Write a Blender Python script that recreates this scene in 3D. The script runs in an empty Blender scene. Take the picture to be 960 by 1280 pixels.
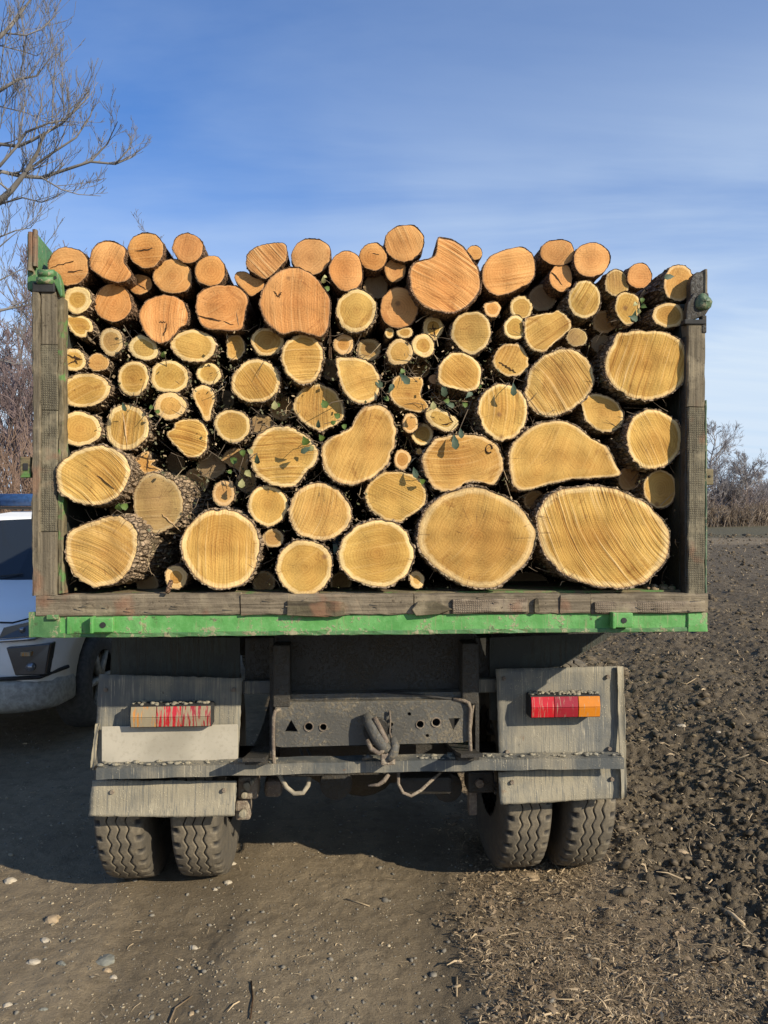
import bpy, bmesh, math, random
import numpy as np
from mathutils import Vector, Matrix, Euler

random.seed(7)
rs = np.random.RandomState(7)
scene = bpy.context.scene
C = scene.collection

# ------------------------------------------------------------------ camera
F = 961.0                       # focal length in pixels of the 960x1280 photograph
CAM_H = 1.75
cam_d = bpy.data.cameras.new('camera')
cam_d.sensor_fit = 'VERTICAL'
cam_d.sensor_height = 24.0
cam_d.lens = F / 1280.0 * 24.0
cam_d.clip_start = 0.05
cam_d.clip_end = 3000
cam = bpy.data.objects.new('camera', cam_d)
cam.location = (0, 0, CAM_H)
cam.rotation_euler = (math.radians(90), 0, 0)
C.objects.link(cam)
scene.camera = cam

# ------------------------------------------------------------------ light
SUN_DIR = Vector((1.32, -1.0, 0.81)).normalized()      # towards the sun
sun_el = math.asin(SUN_DIR.z)
sun_rot = math.atan2(SUN_DIR.x, SUN_DIR.y)
sd = bpy.data.lights.new('sun', 'SUN')
sd.energy = 5.0
sd.angle = math.radians(0.53)
sd.color = (1.0, 0.90, 0.73)
so = bpy.data.objects.new('sun', sd)
so.rotation_euler = (-SUN_DIR).to_track_quat('-Z', 'Y').to_euler()
so.location = (6, -5, 6)
C.objects.link(so)

scene.view_settings.view_transform = 'Standard'
scene.view_settings.look = 'None'
scene.view_settings.exposure = 0.28
scene.view_settings.gamma = 1.0
scene.view_settings.use_curve_mapping = False
scene.cycles.max_bounces = 6
scene.cycles.transparent_max_bounces = 8

# ------------------------------------------------------------------ node helper
class NT:
    def __init__(s, tree):
        s.t = tree; s.n = tree.nodes; s.l = tree.links
    def new(s, typ, **kw):
        n = s.n.new(typ)
        for k, v in kw.items():
            setattr(n, k, v)
        return n
    def put(s, sock, v):
        if isinstance(v, bpy.types.NodeSocket):
            s.l.new(v, sock)
        elif v is not None:
            if hasattr(sock, 'default_value'):
                if isinstance(v, (tuple, list)) and len(v) == 3 and sock.type == 'RGBA':
                    v = (*v, 1)
                sock.default_value = v
    def math(s, op, a, b=None, c=None, clamp=False):
        n = s.new('ShaderNodeMath', operation=op); n.use_clamp = clamp
        s.put(n.inputs[0], a); s.put(n.inputs[1], b); s.put(n.inputs[2], c)
        return n.outputs[0]
    def vmath(s, op, a, b=None):
        n = s.new('ShaderNodeVectorMath', operation=op)
        s.put(n.inputs[0], a); s.put(n.inputs[1], b)
        return n.outputs[0]
    def mix(s, f, a, b, mode='MIX'):
        n = s.new('ShaderNodeMix', data_type='RGBA', blend_type=mode)
        s.put(n.inputs[0], f); s.put(n.inputs[6], a); s.put(n.inputs[7], b)
        return n.outputs[2]
    def noise(s, vec, scale, detail=4, rough=0.55, dist=0.0):
        n = s.new('ShaderNodeTexNoise')
        s.put(n.inputs['Vector'], vec)
        n.inputs['Scale'].default_value = scale
        n.inputs['Detail'].default_value = detail
        n.inputs['Roughness'].default_value = rough
        n.inputs['Distortion'].default_value = dist
        return n.outputs['Fac']
    def voro(s, vec, scale, feature='F1'):
        n = s.new('ShaderNodeTexVoronoi', feature=feature)
        s.put(n.inputs['Vector'], vec)
        n.inputs['Scale'].default_value = scale
        return n
    def ramp(s, f, lo, hi):
        n = s.new('ShaderNodeMapRange')
        s.put(n.inputs[0], f)
        s.put(n.inputs[1], lo); s.put(n.inputs[2], hi)
        n.inputs[3].default_value = 0; n.inputs[4].default_value = 1
        n.interpolation_type = 'SMOOTHSTEP'
        return n.outputs[0]
    def scale(s, vec, sx, sy, sz, loc=(0, 0, 0)):
        n = s.new('ShaderNodeMapping')
        s.put(n.inputs[0], vec)
        n.inputs['Scale'].default_value = (sx, sy, sz)
        n.inputs['Location'].default_value = loc
        return n.outputs[0]
    def sep(s, vec):
        n = s.new('ShaderNodeSeparateXYZ'); s.put(n.inputs[0], vec); return n.outputs
    def comb(s, x, y, z):
        n = s.new('ShaderNodeCombineXYZ'); s.put(n.inputs[0], x); s.put(n.inputs[1], y); s.put(n.inputs[2], z)
        return n.outputs[0]
    def attr(s, name, typ='GEOMETRY'):
        n = s.new('ShaderNodeAttribute', attribute_type=typ, attribute_name=name); return n
    def bump(s, h, strength, dist=0.01, normal=None):
        n = s.new('ShaderNodeBump')
        n.inputs['Strength'].default_value = strength
        n.inputs['Distance'].default_value = dist
        s.put(n.inputs['Height'], h)
        if normal is not None: s.put(n.inputs['Normal'], normal)
        return n.outputs[0]

def material(name):
    m = bpy.data.materials.new(name); m.use_nodes = True
    for n in list(m.node_tree.nodes): m.node_tree.nodes.remove(n)
    T = NT(m.node_tree)
    out = T.new('ShaderNodeOutputMaterial')
    b = T.new('ShaderNodeBsdfPrincipled')
    T.l.new(b.outputs[0], out.inputs[0])
    return m, T, b
def coords(T, kind='Object'):
    return T.new('ShaderNodeTexCoord').outputs[kind]

# ------------------------------------------------------------------ sky
w = bpy.data.worlds.new('World'); scene.world = w; w.use_nodes = True
T = NT(w.node_tree)
for n in list(T.n): T.n.remove(n)
wo = T.new('ShaderNodeOutputWorld'); bg = T.new('ShaderNodeBackground')
T.l.new(bg.outputs[0], wo.inputs[0])
sky = T.new('ShaderNodeTexSky', sky_type='NISHITA')
sky.sun_disc = False
sky.sun_elevation = sun_el
sky.sun_rotation = sun_rot
sky.air_density = 1.0; sky.dust_density = 0.6; sky.ozone_density = 2.2
d = coords(T, 'Generated')
dx, dy, dz = T.sep(d)
# thin cirrus: flat layer coordinates (direction / height)
hh = T.math('MAXIMUM', dz, 0.0)
den = T.math('ADD', hh, 0.18)
cx = T.math('DIVIDE', dx, den); cy = T.math('DIVIDE', dy, den)
cv = T.comb(cx, cy, 0.0)
mp = T.new('ShaderNodeMapping'); T.put(mp.inputs[0], cv)
mp.inputs['Rotation'].default_value = (0, 0, math.radians(62)); mp.inputs['Scale'].default_value = (0.5, 1.7, 1)
mp.inputs['Location'].default_value = (3.1, 1.7, 0)
n1 = T.noise(mp.outputs[0], 1.1, 7, 0.55, 0.5)
n2 = T.noise(cv, 0.8, 5, 0.5, 0.3)
veil = T.math('ADD', T.math('MULTIPLY', n1, 0.65), T.math('MULTIPLY', n2, 0.5))
veil = T.ramp(veil, 0.42, 0.70)
low = T.ramp(T.math('SUBTRACT', dz, T.math('MULTIPLY', dx, 0.10)), 0.58, 0.0)
cl = T.math('MULTIPLY', veil, T.math('ADD', T.math('MULTIPLY', low, 0.55), 0.20))
cl = T.math('ADD', cl, T.math('MULTIPLY', T.math('POWER', low, 1.5), 0.95), clamp=True)
st_ = T.noise(T.scale(cv, 0.7, 5.5, 1, (1, 2, 0)), 1.0, 5, 0.6, 0.4)
cl = T.math('MULTIPLY', cl, T.math('MULTIPLY_ADD', T.ramp(st_, 0.3, 0.7), 0.14, 0.9), clamp=True)
SKY_TINT = (0.54, 1.05, 1.70)
base = T.mix(1.0, sky.outputs[0], SKY_TINT, 'MULTIPLY')
col = T.mix(cl, base, (6.3, 7.5, 8.9))
T.put(bg.inputs[0], col)
bg.inputs[1].default_value = 0.088

# ------------------------------------------------------------------ geometry helpers
class Mb:
    """collects shapes and links them as ONE mesh object"""
    def __init__(s): s.v = []; s.f = []; s.at = {}
    def add(s, vs, fs):
        o = len(s.v); s.v.extend([tuple(p) for p in vs]); s.f.extend([tuple(i + o for i in f) for f in fs])
    def box(s, x0, x1, y0, y1, z0, z1):
        vs = [(x, y, z) for z in (z0, z1) for y in (y0, y1) for x in (x0, x1)]
        s.add(vs, [(0,2,3,1),(4,5,7,6),(0,1,5,4),(2,6,7,3),(0,4,6,2),(1,3,7,5)])
    def tube(s, path, r, n=8, cap=True):
        path = [Vector(p) for p in path]
        if not isinstance(r, (list, tuple)): r = [r] * len(path)
        vs = []; fs = []
        t0 = (path[1] - path[0]).normalized()
        up = Vector((0, 0, 1)) if abs(t0.z) < 0.9 else Vector((1, 0, 0))
        a = t0.cross(up).normalized()
        for i, p in enumerate(path):
            t = (path[min(i+1, len(path)-1)] - path[max(i-1, 0)])
            if t.length < 1e-9: t = t0.copy()
            t.normalize()
            a = (a - t * a.dot(t))
            if a.length < 1e-6: a = t.orthogonal()
            a.normalize(); b = t.cross(a)
            for k in range(n):
                q = 2 * math.pi * k / n
                vs.append(p + (a * math.cos(q) + b * math.sin(q)) * r[i])
        for i in range(len(path) - 1):
            for k in range(n):
                k2 = (k + 1) % n
                fs.append((i*n+k, i*n+k2, (i+1)*n+k2, (i+1)*n+k))
        if cap:
            fs.append(tuple(range(n-1, -1, -1))); o = (len(path)-1)*n; fs.append(tuple(range(o, o+n)))
        s.add(vs, fs)
    def prism_y(s, poly, y0, y1):
        """poly of (x,z), extruded along y"""
        n = len(poly)
        vs = [(x, y0, z) for x, z in poly] + [(x, y1, z) for x, z in poly]
        fs = [tuple(range(n)), tuple(range(2*n-1, n-1, -1))] + [(i, i+n, (i+1) % n + n, (i+1) % n) for i in range(n)]
        s.add(vs, fs)
    def prism_x(s, poly, x0, x1):
        n = len(poly)
        vs = [(x0, y, z) for y, z in poly] + [(x1, y, z) for y, z in poly]
        fs = [tuple(range(n-1, -1, -1)), tuple(range(n, 2*n))] + [(i, (i+1) % n, (i+1) % n + n, i+n) for i in range(n)]
        s.add(vs, fs)
    def rough(s, x0, x1, y0, y1, z0, z1, amp=0.003, seg=None, ch=0.004):
        """a worn timber: chamfered box lofted along its longest side with uneven edges"""
        dims = [x1-x0, y1-y0, z1-z0]; ax = dims.index(max(dims))
        L = dims[ax]; seg = seg or max(3, int(L / 0.03))
        o = [i for i in range(3) if i != ax]
        lo = [x0, y0, z0]; hi = [x1, y1, z1]
        a0, a1 = lo[o[0]], hi[o[0]]; b0, b1 = lo[o[1]], hi[o[1]]
        c = min(ch, (a1-a0)*0.3, (b1-b0)*0.3)
        base = [(a0+c,b0),(a1-c,b0),(a1,b0+c),(a1,b1-c),(a1-c,b1),(a0+c,b1),(a0,b1-c),(a0,b0+c)]
        vs = []
        ph = [random.uniform(0, 6) for _ in range(8)]
        for i in range(seg+1):
            q = lo[ax] + L * i / seg
            w1 = amp * math.sin(q * 9 + ph[0]); w2 = amp * math.sin(q * 7 + ph[1])
            for k, (a, b) in enumerate(base):
                p = [0, 0, 0]
                p[ax] = q + (random.uniform(-1, 1) * amp * 0.6 if i in (0, seg) else 0)
                p[o[0]] = a + w1 * 0.5 + random.gauss(0, amp * 0.5)
                p[o[1]] = b + w2 * 0.5 + random.gauss(0, amp * 0.5)
                vs.append(p)
        fs = [(i*8+k, i*8+(k+1) % 8, (i+1)*8+(k+1) % 8, (i+1)*8+k) for i in range(seg) for k in range(8)]
        fs += [tuple(range(7, -1, -1)), tuple(range(seg*8, seg*8+8))]
        s.add(vs, fs)
    def build(s, name, mat, parent=None, smooth=False, bevel=0.0, loc=None):
        me = bpy.data.meshes.new(name); me.from_pydata(s.v, [], s.f)
        bm = bmesh.new(); bm.from_mesh(me); bmesh.ops.recalc_face_normals(bm, faces=bm.faces); bm.to_mesh(me); bm.free()
        if smooth: me.polygons.foreach_set('use_smooth', [True] * len(me.polygons))
        return link(name, me, mat, parent, bevel, loc)

def link(name, me, mat, parent=None, bevel=0.0, loc=None):
    ob = bpy.data.objects.new(name, me)
    if mat is not None and len(me.materials) == 0: me.materials.append(mat)
    C.objects.link(ob)
    if parent is not None: ob.parent = parent
    if loc is not None: ob.location = loc
    if bevel > 0:
        b = ob.modifiers.new('bevel', 'BEVEL'); b.width = bevel; b.segments = 2; b.limit_method = 'ANGLE'
    return ob
def np_mesh(name, v, f, smooth=True):
    """v (n,3) float array, f (m,k) int array of constant k"""
    v = np.asarray(v, dtype=np.float32); f = np.asarray(f, dtype=np.int32)
    me = bpy.data.meshes.new(name)
    me.vertices.add(len(v)); me.vertices.foreach_set('co', v.ravel())
    k = f.shape[1]
    me.loops.add(f.size); me.loops.foreach_set('vertex_index', f.ravel())
    me.polygons.add(len(f)); me.polygons.foreach_set('loop_start', np.arange(0, f.size, k, dtype=np.int32))
    me.polygons.foreach_set('loop_total', np.full(len(f), k, dtype=np.int32))
    if smooth: me.polygons.foreach_set('use_smooth', np.ones(len(f), dtype=bool))
    me.update(calc_edges=True); me.validate()
    return me
def vattr(me, name, arr):
    a = me.attributes.new(name, 'FLOAT_VECTOR', 'POINT'); a.data.foreach_set('vector', np.asarray(arr, dtype=np.float32).ravel())
def tag(o, label=None, cat=None, group=None, kind=None):
    if label: o['label'] = label
    if cat: o['category'] = cat
    if group: o['group'] = group
    if kind: o['kind'] = kind
    return o
def empty(name, loc=(0, 0, 0), rot=(0, 0, 0)):
    o = bpy.data.objects.new(name, None); o.empty_display_size = 0.1
    o.location = loc; o.rotation_euler = rot; C.objects.link(o); return o

# smooth value noise on arrays
_tab = rs.rand(256, 256)
def vnoise(x, y):
    xi = np.floor(x).astype(int); yi = np.floor(y).astype(int)
    fx = x - xi; fy = y - yi
    fx = fx*fx*(3-2*fx); fy = fy*fy*(3-2*fy)
    a = _tab[xi & 255, yi & 255]; b = _tab[(xi+1) & 255, yi & 255]
    c = _tab[xi & 255, (yi+1) & 255]; d_ = _tab[(xi+1) & 255, (yi+1) & 255]
    return (a*(1-fx)+b*fx)*(1-fy) + (c*(1-fx)+d_*fx)*fy - 0.5
def fbm(x, y, o=4, g=0.5):
    s_ = 0; a = 1.0
    for i in range(o):
        s_ = s_ + a * vnoise(x * 2**i + 17.3*i, y * 2**i + 5.1*i); a *= g
    return s_

# ------------------------------------------------------------------ the truck's frame of reference
YAW = math.radians(3.5)
TO = Vector((-0.0255, 2.831, 0.0))
EX = Vector((math.cos(YAW), math.sin(YAW), 0)); EY = Vector((-math.sin(YAW), math.cos(YAW), 0))
def loc_at(px, py, yl):
    """point of the truck's plane y = yl seen at photo pixel (px, py), in truck coordinates"""
    dr = Vector(((px - 480) / F, 1.0, (640 - py) / F))
    o = Vector((0, 0, CAM_H)) - TO
    t = (yl - o.dot(EY)) / dr.dot(EY)
    p = o + dr * t
    return Vector((p.dot(EX), yl, p.z))
def rect(px0, py0, px1, py1, yl):
    a = loc_at(px0, (py0+py1)/2, yl); b = loc_at(px1, (py0+py1)/2, yl)
    c = loc_at((px0+px1)/2, py0, yl); d_ = loc_at((px0+px1)/2, py1, yl)
    return a.x, b.x, d_.z, c.z          # x0, x1, z0, z1
def to_world(p):
    return TO + EX * p.x + EY * p.y + Vector((0, 0, p.z))
def at_depth(px, py, y):
    """world point at distance y seen at a pixel"""
    return Vector(((px-480)/F*y, y, CAM_H + (640-py)/F*y))

# ------------------------------------------------------------------ materials
def mat_simple(name, col, rough=0.7, metal=0.0, nscale=30, namp=0.25, bump=0.2, spec=0.5):
    m, T, b = material(name); co = coords(T)
    n = T.noise(co, nscale, 5, 0.6)
    c2 = tuple(c * (1 - namp) for c in col); c3 = tuple(min(1, c * (1 + namp)) for c in col)
    T.put(b.inputs['Base Color'], T.mix(T.ramp(n, 0.3, 0.7), c2, c3))
    b.inputs['Roughness'].default_value = rough; b.inputs['Metallic'].default_value = metal
    b.inputs['Specular IOR Level'].default_value = spec
    T.put(b.inputs['Normal'], T.bump(n, bump, 0.004))
    return m

def mat_cut_wood():
    m, T, b = material('cut_wood')
    u, v, rn = T.sep(T.attr('wuv').outputs['Vector'])
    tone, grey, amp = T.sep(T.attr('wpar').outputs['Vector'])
    seed, rad, sapw = T.sep(T.attr('wext').outputs['Vector'])
    # rn distorted so rings and the sapwood edge run unevenly
    p3 = T.comb(u, v, seed)
    nd = T.noise(p3, 14, 4, 0.6)
    nb = T.noise(p3, 5, 3, 0.5)
    nf = T.noise(p3, 130, 4, 0.7)
    r2 = T.math('ADD', rn, T.math('MULTIPLY', T.math('SUBTRACT', nd, 0.5), 0.12))
    heart_y = T.mix(T.ramp(nb, 0.3, 0.7), (0.66, 0.43, 0.115), (0.50, 0.295, 0.070))
    heart_o = T.mix(T.ramp(nb, 0.3, 0.7), (0.78, 0.405, 0.150), (0.66, 0.30, 0.095))
    sap_y = T.mix(nd, (0.90, 0.72, 0.37), (0.82, 0.59, 0.24))
    sap_o = T.mix(nd, (0.76, 0.41, 0.185), (0.68, 0.31, 0.12))
    heart = T.mix(tone, heart_y, heart_o); sap = T.mix(tone, sap_y, sap_o)
    edge = T.math('SUBTRACT', 1.0, sapw)
    edge2 = T.math('ADD', edge, T.math('ADD', T.math('MULTIPLY', T.math('SUBTRACT', T.noise(p3, 45, 3, 0.6), 0.5), 0.07), T.math('MULTIPLY', T.math('SUBTRACT', nd, 0.5), 0.16)))
    fsap = T.ramp(r2, T.math('SUBTRACT', edge2, 0.035), T.math('ADD', edge2, 0.055))
    col = T.mix(fsap, heart, sap)
    wn = T.new('ShaderNodeTexWhiteNoise', noise_dimensions='1D'); T.put(wn.inputs['W'], seed)
    vr, vg_, vb = T.sep(wn.outputs['Color'])
    col = T.mix(T.math('MULTIPLY', vr, 0.34), col, T.mix(1.0, col, (0.68, 0.64, 0.62), 'MULTIPLY'))
    col = T.mix(T.math('MULTIPLY', vb, 0.25), col, T.mix(1.0, col, (1.0, 0.86, 0.62), 'MULTIPLY'))
    # annual rings
    ring = T.math('SINE', T.math('MULTIPLY', T.math('MULTIPLY', r2, rad), 620.0))
    ring2 = T.math('SINE', T.math('ADD', T.math('MULTIPLY', T.math('MULTIPLY', r2, rad), 1130.0), 1.3))
    rr = T.math('ADD', T.math('MULTIPLY', ring, 0.5), T.math('MULTIPLY', ring2, 0.35))
    col = T.mix(T.math('MULTIPLY', T.ramp(rr, -0.2, 0.85), T.math('MULTIPLY_ADD', nb, 0.55, 0.10)), col, T.mix(1.0, col, (0.66, 0.52, 0.42), 'MULTIPLY'))
    core = T.math('MULTIPLY', T.ramp(r2, 0.66, 0.54), T.math('MULTIPLY', vg_, 0.45))
    col = T.mix(core, col, T.mix(1.0, col, (0.80, 0.68, 0.55), 'MULTIPLY'))
    # darker pith stain
    pith = T.ramp(r2, 0.42, 0.0)
    col = T.mix(T.math('MULTIPLY', pith, T.math('MULTIPLY', nb, 0.55)), col, T.mix(1.0, col, (0.68, 0.5, 0.38), 'MULTIPLY'))
    # chain saw tracks: long streaks with uneven spacing
    warp = T.math('MULTIPLY', T.noise(T.comb(T.math('MULTIPLY', u, 2.2), T.math('MULTIPLY', v, 3.0), seed), 1.0, 2), 0.05)
    curv = T.math('MULTIPLY', T.math('SUBTRACT', T.noise(T.comb(seed, 7.7, 0.0), 1.0, 1), 0.5), 9.0)
    v2 = T.math('ADD', T.math('ADD', v, warp), T.math('MULTIPLY', curv, T.math('MULTIPLY', u, u)))
    st1 = T.noise(T.comb(T.math('MULTIPLY', u, 2.0), T.math('MULTIPLY', v2, 105.0), seed), 1.0, 3, 0.6)
    st2 = T.noise(T.comb(T.math('MULTIPLY', u, 9.0), T.math('MULTIPLY', v2, 260.0), seed), 1.0, 2, 0.6)
    patch = T.ramp(T.noise(p3, 7, 2, 0.5), 0.30, 0.56)
    sa = T.math('MULTIPLY', amp, T.math('MULTIPLY_ADD', patch, 0.75, 0.25))
    groove = T.ramp(st1, 0.50, 0.36)
    col = T.mix(T.math('MULTIPLY', groove, T.math('MULTIPLY', sa, 0.75)), col, T.mix(1.0, col, (0.55, 0.40, 0.29), 'MULTIPLY'))
    ridge = T.ramp(st1, 0.56, 0.68)
    col = T.mix(T.math('MULTIPLY', ridge, T.math('MULTIPLY', sa, 0.55)), col, (0.86, 0.60, 0.29))
    fuzz = T.ramp(st2, 0.42, 0.30)
    col = T.mix(T.math('MULTIPLY', fuzz, T.math('MULTIPLY_ADD', amp, 0.5, 0.15)), col, T.mix(1.0, col, (0.72, 0.58, 0.48), 'MULTIPLY'))
    # specks of dirt, bruised dark marks and greyed wood
    sp = T.ramp(nf, 0.38, 0.26)
    col = T.mix(T.math('MULTIPLY', sp, 0.5), col, (0.25, 0.13, 0.05))
    bl = T.ramp(T.noise(p3, 23, 4, 0.7), 0.65, 0.76)
    col = T.mix(T.math('MULTIPLY', bl, 0.6), col, (0.26, 0.135, 0.06))
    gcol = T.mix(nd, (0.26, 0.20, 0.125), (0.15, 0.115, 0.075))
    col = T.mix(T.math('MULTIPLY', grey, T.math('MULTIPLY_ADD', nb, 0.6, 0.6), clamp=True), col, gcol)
    # faint dark rays and knots
    kn = T.voro(p3, 11); kd = T.ramp(kn.outputs['Distance'], 0.16, 0.05)
    ksel = T.ramp(T.sep(kn.outputs['Color'])[0], 0.80, 0.84)
    col = T.mix(T.math('MULTIPLY', T.math('MULTIPLY', kd, ksel), 0.75), col, (0.22, 0.11, 0.045))
    stn = T.ramp(T.noise(p3, 9, 5, 0.75, 0.8), 0.56, 0.70)
    col = T.mix(T.math('MULTIPLY', stn, 0.75), col, T.mix(1.0, col, (0.62, 0.52, 0.46), 'MULTIPLY'))
    an = T.math('ARCTAN2', v, u)
    crk = T.noise(T.comb(T.math('MULTIPLY', T.math('SINE', an), 9.0), T.math('MULTIPLY', T.math('COSINE', an), 9.0), T.math('ADD', seed, T.math('MULTIPLY', rn, 0.35))), 1.0, 2, 0.5)
    crk = T.math('MULTIPLY', T.ramp(T.math('ABSOLUTE', T.math('SUBTRACT', crk, 0.5)), 0.010, 0.003), T.ramp(T.noise(p3, 8, 3), 0.50, 0.60))
    crk = T.math('MULTIPLY', crk, T.ramp(rn, 0.04, 0.15))
    col = T.mix(T.math('MULTIPLY', crk, 0.7), col, (0.14, 0.07, 0.03))
    rimk = T.ramp(T.math('ADD', rn, T.math('MULTIPLY', T.math('SUBTRACT', nf, 0.5), 0.05)), 0.965, 0.995)
    col = T.mix(T.math('MULTIPLY', rimk, 0.7), col, (0.33, 0.19, 0.09))
    # radial drying checks, only close to the rim
    T.put(b.inputs['Base Color'], col)
    b.inputs['Roughness'].default_value = 0.82
    b.inputs['Specular IOR Level'].default_value = 0.2
    h = T.math('ADD', T.math('MULTIPLY', T.math('MULTIPLY', st1, sa), 1.9), T.math('MULTIPLY', st2, 0.35))
    h = T.math('ADD', h, T.math('MULTIPLY', nf, 0.45))
    h = T.math('ADD', h, T.math('MULTIPLY', nd, 0.9))
    T.put(b.inputs['Normal'], T.bump(h, 0.85, 0.0042))
    return m
def mat_bark(name='bark', dark=(0.12, 0.085, 0.055), light=(0.50, 0.37, 0.24), moss=0.25, sc=60):
    m, T, b = material(name); co = coords(T)
    mpd = T.scale(co, 1, 0.28, 1)
    vo = T.voro(T.vmath('ADD', mpd, T.comb(T.math('MULTIPLY', T.noise(co, 40, 3), 0.03), 0, 0)), sc, 'DISTANCE_TO_EDGE')
    n = T.noise(mpd, sc*1.3, 6, 0.7); n2 = T.noise(co, 7, 3)
    crack = T.ramp(vo.outputs['Distance'], 0.0, 0.16)
    h = T.math('ADD', T.math('MULTIPLY', crack, 0.8), T.math('MULTIPLY', n, 0.6))
    col = T.mix(T.math('MULTIPLY', crack, T.ramp(n, 0.2, 0.75)), dark, light)
    col = T.mix(T.math('MULTIPLY', T.ramp(n2, 0.52, 0.66), moss), col, (0.10, 0.12, 0.035))
    T.put(b.inputs['Base Color'], col)
    b.inputs['Roughness'].default_value = 0.93; b.inputs['Specular IOR Level'].default_value = 0.15
    T.put(b.inputs['Normal'], T.bump(h, 1.0, 0.008))
    return m
def mat_timber(name, c1=(0.235, 0.19, 0.13), c2=(0.11, 0.088, 0.06), check=0.0, axis='x', green=0.0):
    m, T, b = material(name); co = coords(T)
    s_ = {'x': (3, 60, 90), 'z': (90, 60, 3)}[axis]
    g = T.noise(T.scale(co, *s_), 1.0, 5, 0.65)
    n = T.noise(co, 9, 5, 0.6); nf = T.noise(co, 70, 4, 0.7)
    col = T.mix(T.ramp(g, 0.32, 0.68), c2, c1)
    col = T.mix(T.math('MULTIPLY', T.ramp(n, 0.5, 0.72), 0.7), col, (0.33, 0.27, 0.175))
    col = T.mix(T.math('MULTIPLY', T.ramp(nf, 0.42, 0.3), 0.75), col, (0.05, 0.038, 0.026))
    rd = T.ramp(T.noise(co, 5.3, 3, 0.6), 0.57, 0.68)
    col = T.mix(T.math('MULTIPLY', rd, 0.45), col, (0.26, 0.115, 0.065))
    h = T.math('ADD', g, T.math('MULTIPLY', nf, 0.6))
    if check > 0:
        x, y, z = T.sep(co)
        a = T.ramp(T.math('SINE', T.math('MULTIPLY', T.math('ADD', x, T.math('MULTIPLY', n, 0.030)), 760)), -0.1, 0.9)
        c = T.ramp(T.math('SINE', T.math('MULTIPLY', T.math('ADD', z, T.math('MULTIPLY', n, 0.030)), 760)), -0.1, 0.9)
        ck = T.math('MULTIPLY', T.math('MAXIMUM', a, c), T.ramp(n, 0.60, 0.38))
        col = T.mix(T.math('MULTIPLY', ck, check), col, (0.04, 0.03, 0.022))
        h = T.math('SUBTRACT', h, T.math('MULTIPLY', ck, 0.7))
    if green > 0:
        gm = T.ramp(T.noise(co, 12, 4, 0.6), 0.5, 0.62)
        col = T.mix(T.math('MULTIPLY', gm, green), col, (0.09, 0.22, 0.06))
    T.put(b.inputs['Base Color'], col); b.inputs['Roughness'].default_value = 0.9
    b.inputs['Specular IOR Level'].default_value = 0.2
    T.put(b.inputs['Normal'], T.bump(h, 0.9, 0.004))
    return m
def mat_green(name='green_paint', mud=0.6, base=(0.075, 0.26, 0.055), base2=(0.145, 0.37, 0.11)):
    m, T, b = material(name); co = coords(T)
    n = T.noise(co, 11, 5, 0.65); nf = T.noise(co, 60, 5, 0.7)
    dr = T.noise(T.scale(co, 75, 75, 7), 1.0, 5, 0.65)
    col = T.mix(T.ramp(n, 0.35, 0.65), base, base2)
    chip = T.ramp(T.math('ADD', T.math('MULTIPLY', n, 0.55), T.math('MULTIPLY', nf, 0.5)), 0.575, 0.61)
    col = T.mix(T.math('MULTIPLY', chip, mud), col, (0.30, 0.27, 0.155))
    st = T.ramp(dr, 0.54, 0.72)
    col = T.mix(T.math('MULTIPLY', st, mud * 0.8), col, (0.27, 0.26, 0.13))
    dk = T.ramp(T.noise(co, 24, 5, 0.75), 0.58, 0.68)
    col = T.mix(T.math('MULTIPLY', dk, 0.85), col, (0.055, 0.065, 0.03))
    T.put(b.inputs['Base Color'], col); b.inputs['Roughness'].default_value = 0.55
    T.put(b.inputs['Normal'], T.bump(T.math('ADD', nf, T.math('MULTIPLY', chip, 0.8)), 0.5, 0.003))
    return m
def mat_muddy(name, metal=(0.045, 0.05, 0.052), mud=(0.33, 0.275, 0.185), amount=0.5, streak=True):
    """dark sheet metal under dried mud splashes and runs"""
    m, T, b = material(name); co = coords(T)
    sv = T.scale(co, 115, 40, 5)
    st = T.noise(sv, 1.0, 6, 0.7, 0.2)
    sv2 = T.noise(T.scale(co, 46, 40, 2.2), 1.0, 4, 0.6)
    n = T.noise(co, 6, 5, 0.6); nf = T.noise(co, 75, 5, 0.75)
    k = T.math('ADD', T.math('MULTIPLY', st if streak else nf, 0.85), T.math('MULTIPLY', n, 0.42))
    k = T.math('ADD', k, T.math('MULTIPLY', sv2 if streak else n, 0.2))
    f = T.math('MULTIPLY_ADD', T.ramp(k, 0.88 - amount * 0.42, 1.06 - amount * 0.42), 0.85, 0.12)
    mm = T.mix(T.ramp(nf, 0.3, 0.7), tuple(c * 0.62 for c in mud), mud)
    base = T.mix(T.ramp(n, 0.4, 0.6), metal, tuple(c * 1.9 for c in metal))
    col = T.mix(f, base, mm)
    sp = T.ramp(T.noise(co, 34, 4, 0.7), 0.64, 0.7)
    col = T.mix(T.math('MULTIPLY', sp, 0.8), col, (0.07, 0.055, 0.04))
    T.put(b.inputs['Base Color'], col)
    T.put(b.inputs['Roughness'], T.math('MULTIPLY_ADD', f, 0.35, 0.5))
    T.put(b.inputs['Normal'], T.bump(T.math('ADD', T.math('MULTIPLY', f, 0.8), nf), 0.7, 0.004))
    return m
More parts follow.
